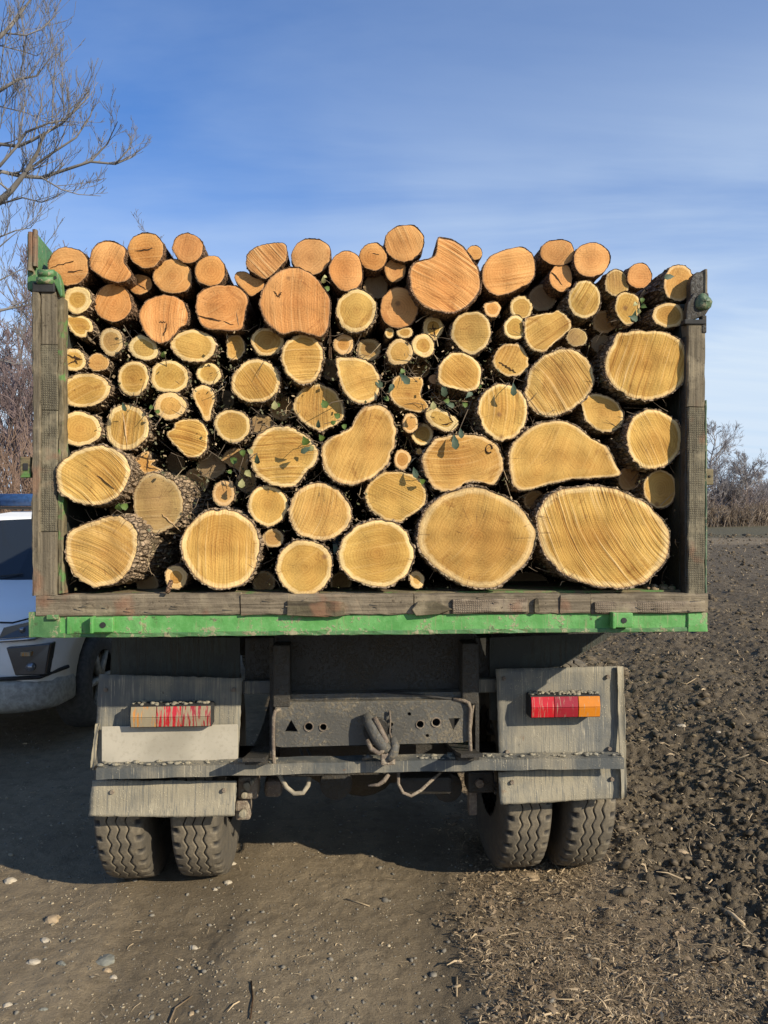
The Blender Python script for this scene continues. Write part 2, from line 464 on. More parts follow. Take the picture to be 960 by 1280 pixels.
def mat_guard(name, metal, mud, drip, amt=0.5):
    m, T, b = material(name); co = coords(T)
    lo = T.noise(co, 4.5, 4, 0.55); mid = T.noise(T.scale(co, 20, 20, 3.5), 1.0, 4, 0.6); nf = T.noise(co, 110, 4, 0.75)
    f = T.ramp(T.math('ADD', T.math('MULTIPLY', lo, 0.7), T.math('MULTIPLY', mid, 0.45)), 0.75-amt*0.5, 1.0-amt*0.5)
    col = T.mix(f, metal, mud)
    d1 = T.noise(T.scale(co, 150, 60, 3.2), 1.0, 3, 0.5); gate = T.ramp(T.noise(co, 13, 3), 0.42, 0.62)
    col = T.mix(T.math('MULTIPLY', T.math('MULTIPLY', T.ramp(d1, 0.56, 0.64), gate), 0.75), col, drip)
    col = T.mix(T.math('MULTIPLY', T.ramp(T.noise(T.scale(co, 190, 60, 3), 1.0, 4, 0.6), 0.50, 0.36), 0.75), col, metal)
    vo = T.voro(co, 85); dots = T.math('MULTIPLY', T.ramp(vo.outputs['Distance'], 0.26, 0.14), T.ramp(T.noise(co, 9, 3), 0.48, 0.6))
    col = T.mix(T.math('MULTIPLY', dots, 0.75), col, drip)
    dk = T.ramp(T.noise(co, 30, 5, 0.8), 0.63, 0.70)
    col = T.mix(T.math('MULTIPLY', dk, 0.75), col, (0.06, 0.05, 0.038))
    rs_ = T.ramp(T.noise(co, 16, 5, 0.7), 0.64, 0.72)
    col = T.mix(T.math('MULTIPLY', rs_, 0.5), col, (0.20, 0.105, 0.05))
    T.put(b.inputs['Base Color'], col); T.put(b.inputs['Roughness'], T.math('MULTIPLY_ADD', f, 0.3, 0.55))
    T.put(b.inputs['Normal'], T.bump(T.math('ADD', nf, T.math('ADD', T.math('MULTIPLY', lo, 3.0), dots)), 0.5, 0.004))
    return m
def mat_lens(name, col, mud=0.4):
    m, T, b = material(name); co = coords(T)
    dr = T.noise(T.scale(co, 130, 40, 9), 1.0, 4, 0.6)
    f = T.math('MULTIPLY', T.ramp(dr, 0.60 - mud*0.22, 0.66 - mud*0.18), min(1, mud * 1.2 + 0.35))
    x, y, z = T.sep(co)
    rib = T.math('SINE', T.math('MULTIPLY', x, 1300))
    n = T.noise(co, 40, 3)
    c2 = tuple(c * 0.7 for c in col)
    T.put(b.inputs['Base Color'], T.mix(f, T.mix(n, col, c2), (0.30, 0.245, 0.155)))
    T.put(b.inputs['Roughness'], T.math('MULTIPLY_ADD', f, 0.6, 0.18))
    b.inputs['Subsurface Weight'].default_value = 0.0
    T.put(b.inputs['Normal'], T.bump(T.math('ADD', T.math('MULTIPLY', rib, 0.4), f), 0.35, 0.002))
    return m
def mat_tyre():
    m, T, b = material('tyre_rubber'); co = coords(T)
    g = T.sep(T.attr('groove').outputs['Vector'])[0]
    n = T.noise(co, 9, 5, 0.65); nf = T.noise(co, 70, 5, 0.7)
    dust = T.mix(T.ramp(nf, 0.3, 0.7), (0.155, 0.126, 0.084), (0.25, 0.205, 0.138))
    dust = T.mix(T.ramp(n, 0.35, 0.65), dust, (0.125, 0.105, 0.075))
    col = T.mix(g, dust, (0.022, 0.020, 0.018))
    T.put(b.inputs['Base Color'], col); b.inputs['Roughness'].default_value = 0.85
    T.put(b.inputs['Normal'], T.bump(nf, 0.6, 0.003))
    return m

M = {}
M['cut'] = mat_cut_wood()
M['bark'] = mat_bark()
M['bark_thin'] = mat_bark('bark_thin', (0.12, 0.075, 0.045), (0.36, 0.22, 0.13), 0.15, 90)
M['crack'] = mat_simple('crack_shadow', (0.06, 0.033, 0.018), 0.95, 0, 60, 0.4, 0.3, 0.1)
M['timber_x'] = mat_timber('timber_beam', axis='x')
M['timber_z'] = mat_timber('timber_post', (0.20, 0.165, 0.112), (0.10, 0.082, 0.056), axis='z')
M['timber_g'] = mat_timber('timber_green', (0.22, 0.18, 0.10), (0.11, 0.09, 0.05), axis='x', green=0.75)
M['timber_gz'] = mat_timber('timber_green_edge', (0.21, 0.17, 0.10), (0.09, 0.075, 0.045), axis='z', green=0.8)
M['ply_x'] = mat_timber('checked_board_low', (0.27, 0.215, 0.155), (0.15, 0.115, 0.08), 0.4, 'x')
M['ply_z'] = mat_timber('checked_board', (0.19, 0.165, 0.11), (0.115, 0.10, 0.068), 0.42, 'z')
M['timber_dark'] = mat_timber('timber_dark', (0.12, 0.10, 0.06), (0.06, 0.048, 0.032), axis='x')
M['green'] = mat_green(mud=0.85)
M['green_old'] = mat_green('old_green_paint', 0.95, (0.055, 0.15, 0.05), (0.10, 0.21, 0.075))
M['green_dull'] = mat_green('dull_green_paint', 1.0, (0.055, 0.10, 0.05), (0.10, 0.15, 0.08))
M['wall'] = mat_muddy('bed_wall_steel', (0.020, 0.024, 0.018), (0.075, 0.062, 0.042), 0.35)
M['mud'] = mat_guard('muddy_guard', (0.115, 0.116, 0.105), (0.265, 0.235, 0.172), (0.42, 0.365, 0.26), 0.66)
M['mud_l'] = mat_guard('muddy_flap', (0.12, 0.12, 0.105), (0.30, 0.26, 0.18), (0.44, 0.38, 0.26), 0.75)
M['mud_d'] = mat_guard('muddy_bumper', (0.085, 0.09, 0.086), (0.25, 0.22, 0.16), (0.42, 0.365, 0.26), 0.55)
M['steel'] = mat_muddy('dark_chassis_steel', (0.024, 0.022, 0.018), (0.075, 0.06, 0.042), 0.40, False)
M['steel_g'] = mat_muddy('grey_towbar_steel', (0.065, 0.064, 0.058), (0.21, 0.175, 0.12), 0.45, False)
M['rust'] = mat_muddy('rusty_steel', (0.13, 0.095, 0.07), (0.34, 0.28, 0.20), 0.5, False)
M['black'] = mat_simple('black_rubber', (0.022, 0.021, 0.02), 0.8)
M['hose'] = mat_simple('pale_dusty_hose', (0.30, 0.255, 0.18), 0.8)
M['tyre'] = mat_tyre()
M['rim'] = mat_muddy('dusty_rim', (0.09, 0.085, 0.08), (0.26, 0.22, 0.16), 0.5, False)
M['red'] = mat_lens('red_lens', (0.62, 0.018, 0.028), 0.12)
M['red2'] = mat_lens('dark_red_lens', (0.36, 0.022, 0.034), 0.25)
M['amber'] = mat_lens('amber_lens', (0.75, 0.25, 0.02), 0.10)
M['red_m'] = mat_lens('muddy_red_lens', (0.55, 0.02, 0.03), 0.75)
M['red2_m'] = mat_lens('muddy_dark_red_lens', (0.36, 0.03, 0.035), 0.8)
M['amber_m'] = mat_lens('muddy_amber_lens', (0.62, 0.26, 0.05), 0.85)
def mat_plate():
    m, T, b = material('dusty_plate'); co = coords(T)
    n = T.noise(co, 4.5, 2, 0.4); nf = T.noise(co, 60, 4, 0.7)
    col = T.mix(T.ramp(n, 0.3, 0.7), (0.33, 0.295, 0.225), (0.48, 0.43, 0.335))
    col = T.mix(T.math('MULTIPLY', T.ramp(nf, 0.5, 0.3), 0.25), col, (0.2, 0.17, 0.12))
    T.put(b.inputs['Base Color'], col); b.inputs['Roughness'].default_value = 0.8
    T.put(b.inputs['Normal'], T.bump(nf, 0.2, 0.002)); return m
M['plate'] = mat_plate()

# ================================================================== GROUND
def sst(x, a, b):
    t = np.clip((x-a)/(b-a), 0, 1); return t*t*(3-2*t)
def zones(x, y):
    wv = 0.10*fbm(x*0.9+3, y*0.9, 3) + 0.03*fbm(x*9, y*9, 2)
    off = np.where(y > 4.2, (y-4.2)*0.03, 0)
    verge = sst(x + wv + 0.16*fbm(x*5, y*5, 3), 0.22-off, 0.52-off)
    field = sst(x + wv*3.0 + 0.10*(y-3) + 0.25*fbm(x*4+5, y*4, 3), 0.95, 1.60)
    lft = sst(-x + wv*2, 3.2, 4.2)
    far = sst(y, 300, 420)
    return verge*(1-field), field, lft, far
def ground_z(x, y):
    v, f, l, far = zones(x, y)
    dist = np.sqrt(x*x+y*y)
    fade = 1/(1+(dist/25.0)**2)
    z = 0.022*fbm(x*0.7, y*0.7, 3)
    tr = 0.010*fbm(x*5, y*5, 3) + 0.006*fbm(x*28, y*28, 3)
    # tyre rut the truck has pressed along the right edge of the track
    rut = -0.030*np.exp(-((x+0.86-0.02*fbm(y*1.3, y*0+7, 2))/0.24)**4) * sst(3.7-y, 0, 0.5) - 0.028*np.exp(-((x-0.18-0.03*fbm(y*1.3, y*0+2, 2))/0.16)**2) * sst(4.2-y, 0, 1.0)
    vg = 0.020*fbm(x*7, y*7, 3) + 0.014*fbm(x*24, y*24, 3) + 0.012
    clod = 0.060*fbm(x*2.3+9, y*2.0, 3) + 0.058*np.abs(fbm(x*8, y*8, 3)) + 0.032*fbm(x*24, y*24, 3) + 0.022*fbm(x*55, y*55, 3) + 0.022*np.sin((x*0.97-y*0.22)*5.2+1.0)
    fl = clod*fade + 0.03 + 0.01*fbm(x*0.15, y*0.15, 3)*np.minimum(dist, 60)*0.2
    z = z*fade + (1-v-f)*tr*fade + (1-v-f)*rut + v*vg*fade + f*fl + l*0.04
    # keep the soil level where the tyres press on it
    for (wx, wy, hw, hl) in ((-0.86, 3.85, 0.36, 0.35), (0.76, 3.95, 0.34, 0.35)):
        k = np.exp(-((np.abs(x-wx)/(hw+0.1))**6 + (np.abs(y-wy)/(hl+0.05))**6))
        z = z*(1-k) + k*0.004
    return z
def ground_h(x, y):
    return float(ground_z(np.array([x]), np.array([y]))[0])

ang = list(np.radians(np.concatenate([np.arange(-180, -40, 6), np.arange(-40, -31, 1.0), np.arange(-31, 31.01, 0.125), np.arange(32, 40, 1.0), np.arange(40, 180, 6)])))
rad_ = [0.3, 0.8, 1.3, 1.7, 2.0, 2.2]
r = 2.3
while r < 6: rad_.append(r); r += 0.0125
while r < 22: rad_.append(r); r *= 1.0042
while r < 1800: rad_.append(r); r *= 1.045
A_, Rr = np.meshgrid(np.array(ang), np.array(rad_))
GX = (Rr*np.sin(A_)).ravel(); GY = (Rr*np.cos(A_)).ravel()
GZ = ground_z(GX, GY)
na = len(ang); nr = len(rad_)
idx = np.arange(nr*na).reshape(nr, na)
nxt = np.roll(idx, -1, axis=1)
fq = np.stack([idx[:-1], nxt[:-1], nxt[1:], idx[1:]], -1).reshape(-1, 4)
V_ = np.stack([GX, GY, GZ], 1)
V_ = np.vstack([V_, [[0, 0, 0.0]]])
me = np_mesh('ground', V_, fq, True)
bm_ = None
vz, fz, lz, farz = zones(V_[:, 0], V_[:, 1])
vattr(me, 'zone', np.stack([vz, fz, lz], 1))
def mat_ground():
    m, T, b = material('soil'); co = coords(T)
    v, f, l = T.sep(T.attr('zone').outputs['Vector'])
    n1 = T.noise(co, 1.3, 5, 0.6); n2 = T.noise(co, 11, 5, 0.65); n3 = T.noise(co, 85, 5, 0.75); n4 = T.noise(co, 300, 3, 0.7)
    x, y, z = T.sep(co)
    tr = T.mix(T.ramp(n1, 0.35, 0.65), (0.200, 0.155, 0.098), (0.265, 0.207, 0.132))
    tr = T.mix(T.math('MULTIPLY', T.ramp(n2, 0.45, 0.65), 0.5), tr, (0.145, 0.112, 0.072))
    tr = T.mix(T.math('MULTIPLY', T.ramp(n3, 0.55, 0.7), 0.55), tr, (0.35, 0.275, 0.175))
    tr = T.mix(T.math('MULTIPLY', T.ramp(n3, 0.42, 0.3), 0.5), tr, (0.08, 0.065, 0.045))
    rb = T.math('ADD', x, T.math('MULTIPLY', T.math('SUBTRACT', n2, 0.5), 0.25))
    rutm = T.math('MAXIMUM', T.math('MULTIPLY', T.ramp(rb, -0.10, 0.06), T.ramp(rb, 0.42, 0.28)), T.math('MULTIPLY', T.ramp(rb, -1.15, -1.02), T.ramp(rb, -0.58, -0.70)))
    tr = T.mix(T.math('MULTIPLY', rutm, 0.42), tr, (0.105, 0.082, 0.054))
    stw = T.noise(T.vmath('ADD', T.scale(co, 1, 1, 1), T.comb(T.math('MULTIPLY', n2, 0.3), 0, 0)), 130, 4, 0.8, 1.5)
    vg = T.mix(T.ramp(stw, 0.38, 0.62), (0.135, 0.098, 0.060), (0.38, 0.29, 0.185))
    vg = T.mix(T.math('MULTIPLY', T.ramp(n2, 0.5, 0.65), 0.5), vg, (0.13, 0.098, 0.063))
    fd = T.mix(T.ramp(n2, 0.35, 0.7), (0.088, 0.069, 0.046), (0.165, 0.130, 0.088))
    fd = T.mix(T.math('MULTIPLY', T.ramp(n3, 0.56, 0.7), 0.6), fd, (0.21, 0.165, 0.10))
    fl_ = T.noise(co, 3.2, 6, 0.75)
    fd = T.mix(T.math('MULTIPLY', T.ramp(fl_, 0.45, 0.62), 0.6), fd, (0.185, 0.145, 0.092))
    fd = T.mix(T.math('MULTIPLY', T.ramp(n4, 0.66, 0.74), 0.6), fd, (0.36, 0.29, 0.19))
    # far across the field: a paler dry path, then greener stubble
    yn = T.math('ADD', y, T.math('MULTIPLY', T.math('SUBTRACT', T.noise(co, 0.06, 3), 0.5), 8))
    path = T.math('MULTIPLY', T.ramp(yn, 40, 44), T.ramp(yn, 54, 49))
    fd = T.mix(T.math('MULTIPLY', path, 0.75), fd, (0.25, 0.195, 0.125))
    band = T.math('MULTIPLY', T.ramp(yn, 50, 56), T.ramp(yn, 100, 90))
    fd = T.mix(T.math('MULTIPLY', band, 0.6), fd, (0.105, 0.10, 0.06))
    farf = T.ramp(yn, 92, 110)
    fd = T.mix(farf, fd, (0.23, 0.165, 0.105))
    lf = T.mix(n2, (0.17, 0.13, 0.08), (0.27, 0.21, 0.13))
    col = T.mix(v, tr, vg); col = T.mix(f, col, fd); col = T.mix(l, col, lf)
    T.put(b.inputs['Base Color'], col); b.inputs['Roughness'].default_value = 0.95; b.inputs['Specular IOR Level'].default_value = 0.12
    h = T.math('ADD', T.math('MULTIPLY', n3, T.math('MULTIPLY_ADD', f, 0.7, 0.55)), T.math('MULTIPLY', n2, 0.9))
    h = T.math('ADD', h, T.math('MULTIPLY', T.math('MULTIPLY', stw, v), 0.8))
    h = T.math('ADD', h, T.math('MULTIPLY', n4, 0.22))
    T.put(b.inputs['Normal'], T.bump(h, 1.0, 0.014))
    return m
M['soil'] = mat_ground()
g_ = link('ground', me, M['soil']); tag(g_, 'dirt track with a strawy verge beside a ploughed dark field', None, kind='structure')

# ------------------------------------------------------------------ loose ground cover: clods, straw, gravel
ICO = None
def ico():
    t = (1+5**0.5)/2
    v = np.array([(-1,t,0),(1,t,0),(-1,-t,0),(1,-t,0),(0,-1,t),(0,1,t),(0,-1,-t),(0,1,-t),(t,0,-1),(t,0,1),(-t,0,-1),(-t,0,1)], float)
    v /= np.linalg.norm(v[0])
    f = np.array([(0,11,5),(0,5,1),(0,1,7),(0,7,10),(0,10,11),(1,5,9),(5,11,4),(11,10,2),(10,7,6),(7,1,8),(3,9,4),(3,4,2),(3,2,6),(3,6,8),(3,8,9),(4,9,5),(2,4,11),(6,2,10),(8,6,7),(9,8,1)])
    return v, f
IV, IF = ico()
def lumps(name, X, Y, S, mat, flat=0.7, sink=0.25, jit=0.46, smooth=False):
    n = len(X)
    Z = ground_z(X, Y)
    v = IV[None].repeat(n, 0) * (1 + jit*rs.randn(n, 12, 1)*0.8)
    sc = S[:, None]*np.stack([rs.uniform(0.8, 1.5, n), rs.uniform(0.7, 1.2, n), rs.uniform(0.55, 1.0, n)*flat*1.2], 1)
    v = v*sc[:, None, :]
    a = rs.uniform(0, 6.28, n); c, s_ = np.cos(a)[:, None], np.sin(a)[:, None]
    x = v[:, :, 0]*c - v[:, :, 1]*s_; y = v[:, :, 0]*s_ + v[:, :, 1]*c
    v = np.stack([x + X[:, None], y + Y[:, None], v[:, :, 2] + (Z + S*flat*(0.6-sink))[:, None]], -1)
    f = IF[None] + (np.arange(n)*12)[:, None, None]
    me = np_mesh(name, v.reshape(-1, 3), f.reshape(-1, 3), smooth)
    return link(name, me, mat)
def blades(name, X, Y, L, W, mat, lift=0.012, tilt=0.25):
    n = len(X); Z = ground_z(X, Y)
    a = rs.uniform(0, 6.28, n); el = rs.randn(n)*tilt
    d_ = np.stack([np.cos(a)*np.cos(el), np.sin(a)*np.cos(el), np.sin(el)], 1)
    sd_ = np.stack([-np.sin(a), np.cos(a), rs.randn(n)*0.6], 1)*(W[:, None]*0.5)
    c = np.stack([X, Y, Z + lift*rs.rand(n) + 0.003], 1)
    bend = np.stack([rs.randn(n)*0.15, rs.randn(n)*0.15, rs.rand(n)*0.2], 1)*L[:, None]
    p0 = c - d_*L[:, None]*0.5; p1 = c + bend*0.5; p2 = c + d_*L[:, None]*0.5
    up = np.array([0, 0, 1.0])[None]*W[:, None]*0.6
    v = np.stack([p0-sd_, p0+sd_, p1-sd_+up, p1+sd_+up, p2-sd_*0.3, p2+sd_*0.3], 1)
    o = (np.arange(n)*6)[:, None, None]
    f = np.array([[0, 1, 3, 2], [2, 3, 5, 4]])[None] + o
    me = np_mesh(name, v.reshape(-1, 3), f.reshape(-1, 4), False)
    return link(name, me, mat)
def scatter(n, dmin, dmax, test, power=1.0):
    """points spread so that they are denser near the viewer"""
    X = []; Y = []
    tot = 0
    while tot < n:
        u = rs.rand(n*2); dd = dmin*(dmax/dmin)**u
        a = rs.uniform(-0.56, 0.56, n*2)
        x = dd*np.tan(a); k = test(x, dd, rs.rand(n*2))
        X.append(x[k]); Y.append(dd[k]); tot += int(k.sum())
    return np.concatenate(X)[:n], np.concatenate(Y)[:n]
def zf(x, y): return zones(x, y)
M['clod'] = mat_simple('dark_clod', (0.115, 0.090, 0.060), 0.95, 0, 30, 0.4, 0.6, 0.1)
M['clod2'] = mat_simple('dry_clod', (0.165, 0.128, 0.078), 0.95, 0, 30, 0.35, 0.6, 0.1)
M['straw'] = mat_simple('dry_straw', (0.40, 0.30, 0.18), 0.85, 0, 12, 0.35, 0.2, 0.2)
M['straw_d'] = mat_simple('old_straw', (0.20, 0.145, 0.09), 0.9, 0, 12, 0.4, 0.2, 0.15)
M['peb'] = mat_simple('pale_gravel', (0.33, 0.27, 0.18), 0.85, 0, 25, 0.3, 0.3, 0.2)
M['peb2'] = mat_simple('grey_gravel', (0.185, 0.165, 0.13), 0.9, 0, 25, 0.3, 0.3, 0.2)
X, Y = scatter(32000, 2.4, 60, lambda x, y, q: zf(x, y)[1] > 0.25 + q*0.6)
tag(lumps('soil_clods', X, Y, np.minimum(0.0026*np.exp(rs.randn(len(X))*0.85), 0.034)*(1+Y*0.10), M['clod']), 'dark crumbled clods of the ploughed field', 'soil clods', kind='stuff')
X, Y = scatter(9000, 2.4, 16, lambda x, y, q: zf(x, y)[1] > 0.15 + q*0.5)
tag(lumps('dry_clods', X, Y, np.minimum(0.0028*np.exp(rs.randn(len(X))*0.65), 0.016)*(1+Y*0.08), M['clod2']), 'lighter dried clods scattered over the ploughed field', 'soil clods', kind='stuff')
X, Y = scatter(9000, 2.4, 5.5, lambda x, y, q: (zf(x, y)[0] > 0.1+q*0.8) & (fbm(x*3, y*3, 3) > -0.25+0.4*(q-0.5)))
tag(blades('straw_litter', X, Y, np.exp(rs.randn(len(X))*0.7)*0.014, np.exp(rs.randn(len(X))*0.5)*0.0022, M['straw'], 0.010, 0.22), 'pale dry straw covering the verge behind the right wheels', 'straw', kind='stuff')
X, Y = scatter(9000, 2.4, 6.5, lambda x, y, q: zf(x, y)[0] > 0.15+q*0.7)
tag(blades('old_straw', X, Y, np.exp(rs.randn(len(X))*0.6)*0.015, np.exp(rs.randn(len(X))*0.6)*0.0028, M['straw_d'], 0.010, 0.25), 'dark rotted straw and leaf litter on the verge', 'straw', kind='stuff')
X, Y = scatter(6500, 2.4, 60, lambda x, y, q: zf(x, y)[1] > 0.3)
tag(blades('field_straw', X, Y, np.exp(rs.randn(len(X))*0.6)*0.02*(1+Y*0.07), np.exp(rs.randn(len(X))*0.4)*0.0028*(1+Y*0.13), M['straw'], 0.02, 0.4), 'bits of straw and stalk scattered over the ploughed field', 'straw', kind='stuff')
X, Y = scatter(1500, 2.4, 7, lambda x, y, q: zf(x, y)[0]+zf(x, y)[1] < 0.4)
tag(blades('track_straw', X, Y, np.exp(rs.randn(len(X))*0.6)*0.014, np.exp(rs.randn(len(X))*0.4)*0.0018, M['straw'], 0.004, 0.1), 'odd straws pressed into the dirt track', 'straw', kind='stuff')
X, Y = scatter(4200, 2.4, 8, lambda x, y, q: (zf(x, y)[0]+zf(x, y)[1] < 0.4) & (q < 0.35 + 0.65*sst(-x, -0.1, 0.9)) & (vnoise(x*3, y*3) > -0.12))
tag(lumps('fine_gravel', X, Y, np.minimum(0.0022*np.exp(rs.randn(len(X))*0.55), 0.013), M['peb'], 0.6, 0.35, 0.15, True), 'fine pale gravel strewn over the dirt track', 'gravel', kind='stuff')
X, Y = scatter(6000, 2.4, 8, lambda x, y, q: zf(x, y)[1] < 0.6)
tag(lumps('grey_gravel', X, Y, np.minimum(0.0027*np.exp(rs.randn(len(X))*0.6), 0.015), M['peb2'], 0.6, 0.3, 0.2), 'grey-brown grit and crumbs of soil on the track', 'gravel', kind='stuff')

# larger single stones
M['stone_w'] = mat_simple('white_stone', (0.40, 0.34, 0.25), 0.8, 0, 30, 0.2, 0.4, 0.3)
M['stone_g'] = mat_simple('grey_stone', (0.19, 0.185, 0.15), 0.8, 0, 30, 0.25, 0.4, 0.3)
M['stone_b'] = mat_simple('tan_stone', (0.34, 0.25, 0.15), 0.85, 0, 30, 0.25, 0.4, 0.3)
def ground_at(px, py):
    dd = F*CAM_H/(py-640); 
    for _ in range(4):
        x = (px-480)/F*dd; dd = F*(CAM_H-ground_h(x, dd))/(py-640)
    return (px-480)/F*dd, dd
def stone(px, py, wpx, mat, label, flat=0.5):
    x, y = ground_at(px, py); s_ = wpx/F*y*0.46
    bm = bmesh.new(); bmesh.ops.create_icosphere(bm, subdivisions=2, radius=1.0)
    ph = [random.uniform(0, 6) for _ in range(4)]
    for v in bm.verts:
        c = v.co.copy(); f = 1+0.22*math.sin(c.x*2.3+ph[0])+0.18*math.sin(c.y*3.1+ph[1])+0.12*math.sin(c.z*6+ph[2]+c.x*4)
        f = min(f, 1.12) if c.z > 0 else f
        v.co = Vector((c.x*s_*f, c.y*s_*0.72*f, c.z*s_*flat*f))
    me = bpy.data.meshes.new('stone'); bm.to_mesh(me); bm.free()
    o = link('stone', me, mat); o.location = (x, y, ground_h(x, y)+s_*flat*0.12); o.rotation_euler = (0, 0, random.uniform(-0.6, 0.6))
    tag(o, label, 'stone', 'stones on the ground')
stone(13, 1102, 17, M['stone_w'], 'flat white stone at the left edge, just in front of the truck shadow')
stone(285, 1104, 12, M['stone_w'], 'rounded white stone right of the left rear tyres')
stone(268, 1112, 8, M['stone_w'], 'small white pebble beside the rounded white one near the left tyres')
stone(66, 1150, 22, M['stone_b'], 'long flat tan stone half sunk in the track at the left')
stone(55, 1176, 14, M['stone_w'], 'pointed white stone below the long flat tan one')
stone(41, 1203, 18, M['stone_w'], 'whitish wedge stone near the left edge, above a bluish pebble', 0.35)
stone(78, 1205, 13, M['stone_g'], 'round bluish grey pebble beside the whitish wedge stone')
stone(132, 1200, 29, M['stone_g'], 'broad flat grey stone sunk in the track, largest grey one', 0.25)
stone(135, 1214, 14, M['stone_b'], 'pinkish tan stone touching the broad flat grey one')
stone(143, 1222, 11, M['stone_w'], 'small whitish stone below the pinkish tan one')
stone(241, 1185, 12, M['stone_w'], 'white oval stone alone in the middle of the left track')
stone(10, 1257, 12, M['stone_w'], 'white pebble at the bottom left corner')
stone(54, 1262, 10, M['stone_g'], 'grey pebble near the bottom left corner')
stone(240, 1267, 9, M['stone_b'], 'tan pebble near the bottom, beneath the white oval stone')
stone(290, 1080, 10, M['stone_w'], 'white stone by the inner side of the left tyres')
stone(343, 1170, 6, M['stone_w'], 'tiny white pebble in the middle of the track')
stone(858, 1042, 18, M['stone_w'], 'pale stone lying in the ploughed field right of the truck')
stone(851, 1066, 19, M['stone_b'], 'flat tan chip in the ploughed field below the pale stone', 0.3)
stone(904, 1040, 9, M['stone_w'], 'small white chip in the field at the far right')
stone(913, 1100, 9, M['stone_w'], 'round white pebble in the field near the right edge')
stone(852, 907, 15, M['stone_w'], 'lone white stone far out in the ploughed field right of the guard')
stone(898, 912, 8, M['stone_w'], 'small white stone right of the lone white one in the field')
stone(830, 1255, 15, M['stone_b'], 'tan dry leaf-like chip at the lower right')
stone(660, 1097, 30, M['stone_b'], 'pale mat of trodden straw behind the right tyres', 0.2)

# sticks
def stick(pts, r, mat, label):
    P = []
    for a, b in pts:
        x, y = ground_at(a, b); P.append(Vector((x, y, ground_h(x, y)+r*1.6)))
    mb = Mb(); mb.tube(P, [r, r, r*0.8, r*0.5][:len(P)] if len(P) <= 4 else r, 6)
    tag(mb.build('stick', mat, None, True), label, 'stick', 'sticks on the ground')
stick([(212, 1280), (219, 1262), (240, 1247)], 0.0032, M['straw_d'], 'thin crooked twig at the bottom edge, left of the middle')
stick([(432, 1125), (450, 1130), (462, 1134)], 0.003, M['straw'], 'short pale stick in the middle of the track')
stick([(314, 1228), (316, 1250), (313, 1275)], 0.0028, M['crack'] if 'crack' in M else M['straw_d'], 'thin dark twig lying lengthwise near the bottom')
stick([(566, 1236), (571, 1236), (576, 1234)], 0.005, M['straw'], 'small cross of pale chips by the verge, its top bar')
stick([(571, 1222), (571, 1247)], 0.003, M['straw'], 'small cross of pale chips by the verge, its upright')
stick([(880, 955), (900, 960), (930, 975)], 0.006, M['straw'], 'long pale root in the ploughed field at the right')
stick([(900, 1140), (915, 1148), (930, 1160)], 0.009, M['straw'], 'pale split root in the field near the right edge')
stick([(840, 852), (858, 856), (870, 853)], 0.006, M['straw'], 'pale curved stalk in the middle of the ploughed field')
stick([(843, 1165), (848, 1185), (850, 1206)], 0.003, M['straw'], 'thin upright straw in the field near the right edge')

# ================================================================== TREES
def mat_tw(name, c, c2):
    m, T, b = material(name); co = coords(T); n = T.noise(co, 3.0, 4)
    T.put(b.inputs['Base Color'], T.mix(T.ramp(n, 0.3, 0.7), c, c2)); b.inputs['Roughness'].default_value = 0.9; return m
M['br'] = mat_tw('pale_branch', (0.12, 0.11, 0.10), (0.235, 0.215, 0.195))
M['brd'] = mat_tw('grey_branch', (0.13, 0.11, 0.095), (0.21, 0.18, 0.16))
M['brp'] = mat_tw('purple_twigs', (0.15, 0.105, 0.10), (0.23, 0.17, 0.16))
M['brh'] = mat_tw('hazy_grey_branch', (0.26, 0.235, 0.225), (0.35, 0.32, 0.305))  # distance haze mixed into the branch colour
M['brh2'] = mat_tw('hazy_brown_brush', (0.25, 0.20, 0.175), (0.33, 0.27, 0.24))  # brush colour paled to paint in distance haze
M['reed'] = mat_tw('dry_reeds', (0.24, 0.185, 0.135), (0.33, 0.26, 0.19))
M['brr'] = mat_tw('reddish_brush', (0.21, 0.135, 0.09), (0.30, 0.20, 0.14))
class Tw:
    """fast branch collector"""
    def __init__(s): s.V = []; s.F = []; s.n = 0
    def seg(s, P, R, k=4):
        P = np.array(P); m = len(P)
        t = np.gradient(P, axis=0); t /= (np.linalg.norm(t, axis=1, keepdims=True)+1e-9)
        ref = np.array([0.31, 0.93, 0.2]) if abs(t[0] @ np.array([0.31, 0.93, 0.2])) < 0.9 else np.array([1., 0, 0])
        a = np.cross(t, ref); a /= (np.linalg.norm(a, axis=1, keepdims=True)+1e-9); b = np.cross(t, a)
        q = 2*np.pi*np.arange(k)/k
        v = P[:, None] + (a[:, None]*np.cos(q)[None, :, None] + b[:, None]*np.sin(q)[None, :, None])*np.array(R)[:, None, None]
        s.V.append(v.reshape(-1, 3))
        i = np.arange(m-1)[:, None]*k + np.arange(k)[None]; j = np.arange(m-1)[:, None]*k + (np.arange(k)[None]+1) % k
        s.F.append(np.stack([i, j, j+k, i+k], -1).reshape(-1, 4) + s.n); s.n += m*k
    def build(s, name, mat, parent=None):
        me = np_mesh(name, np.concatenate(s.V), np.concatenate(s.F), True); return link(name, me, mat, parent)
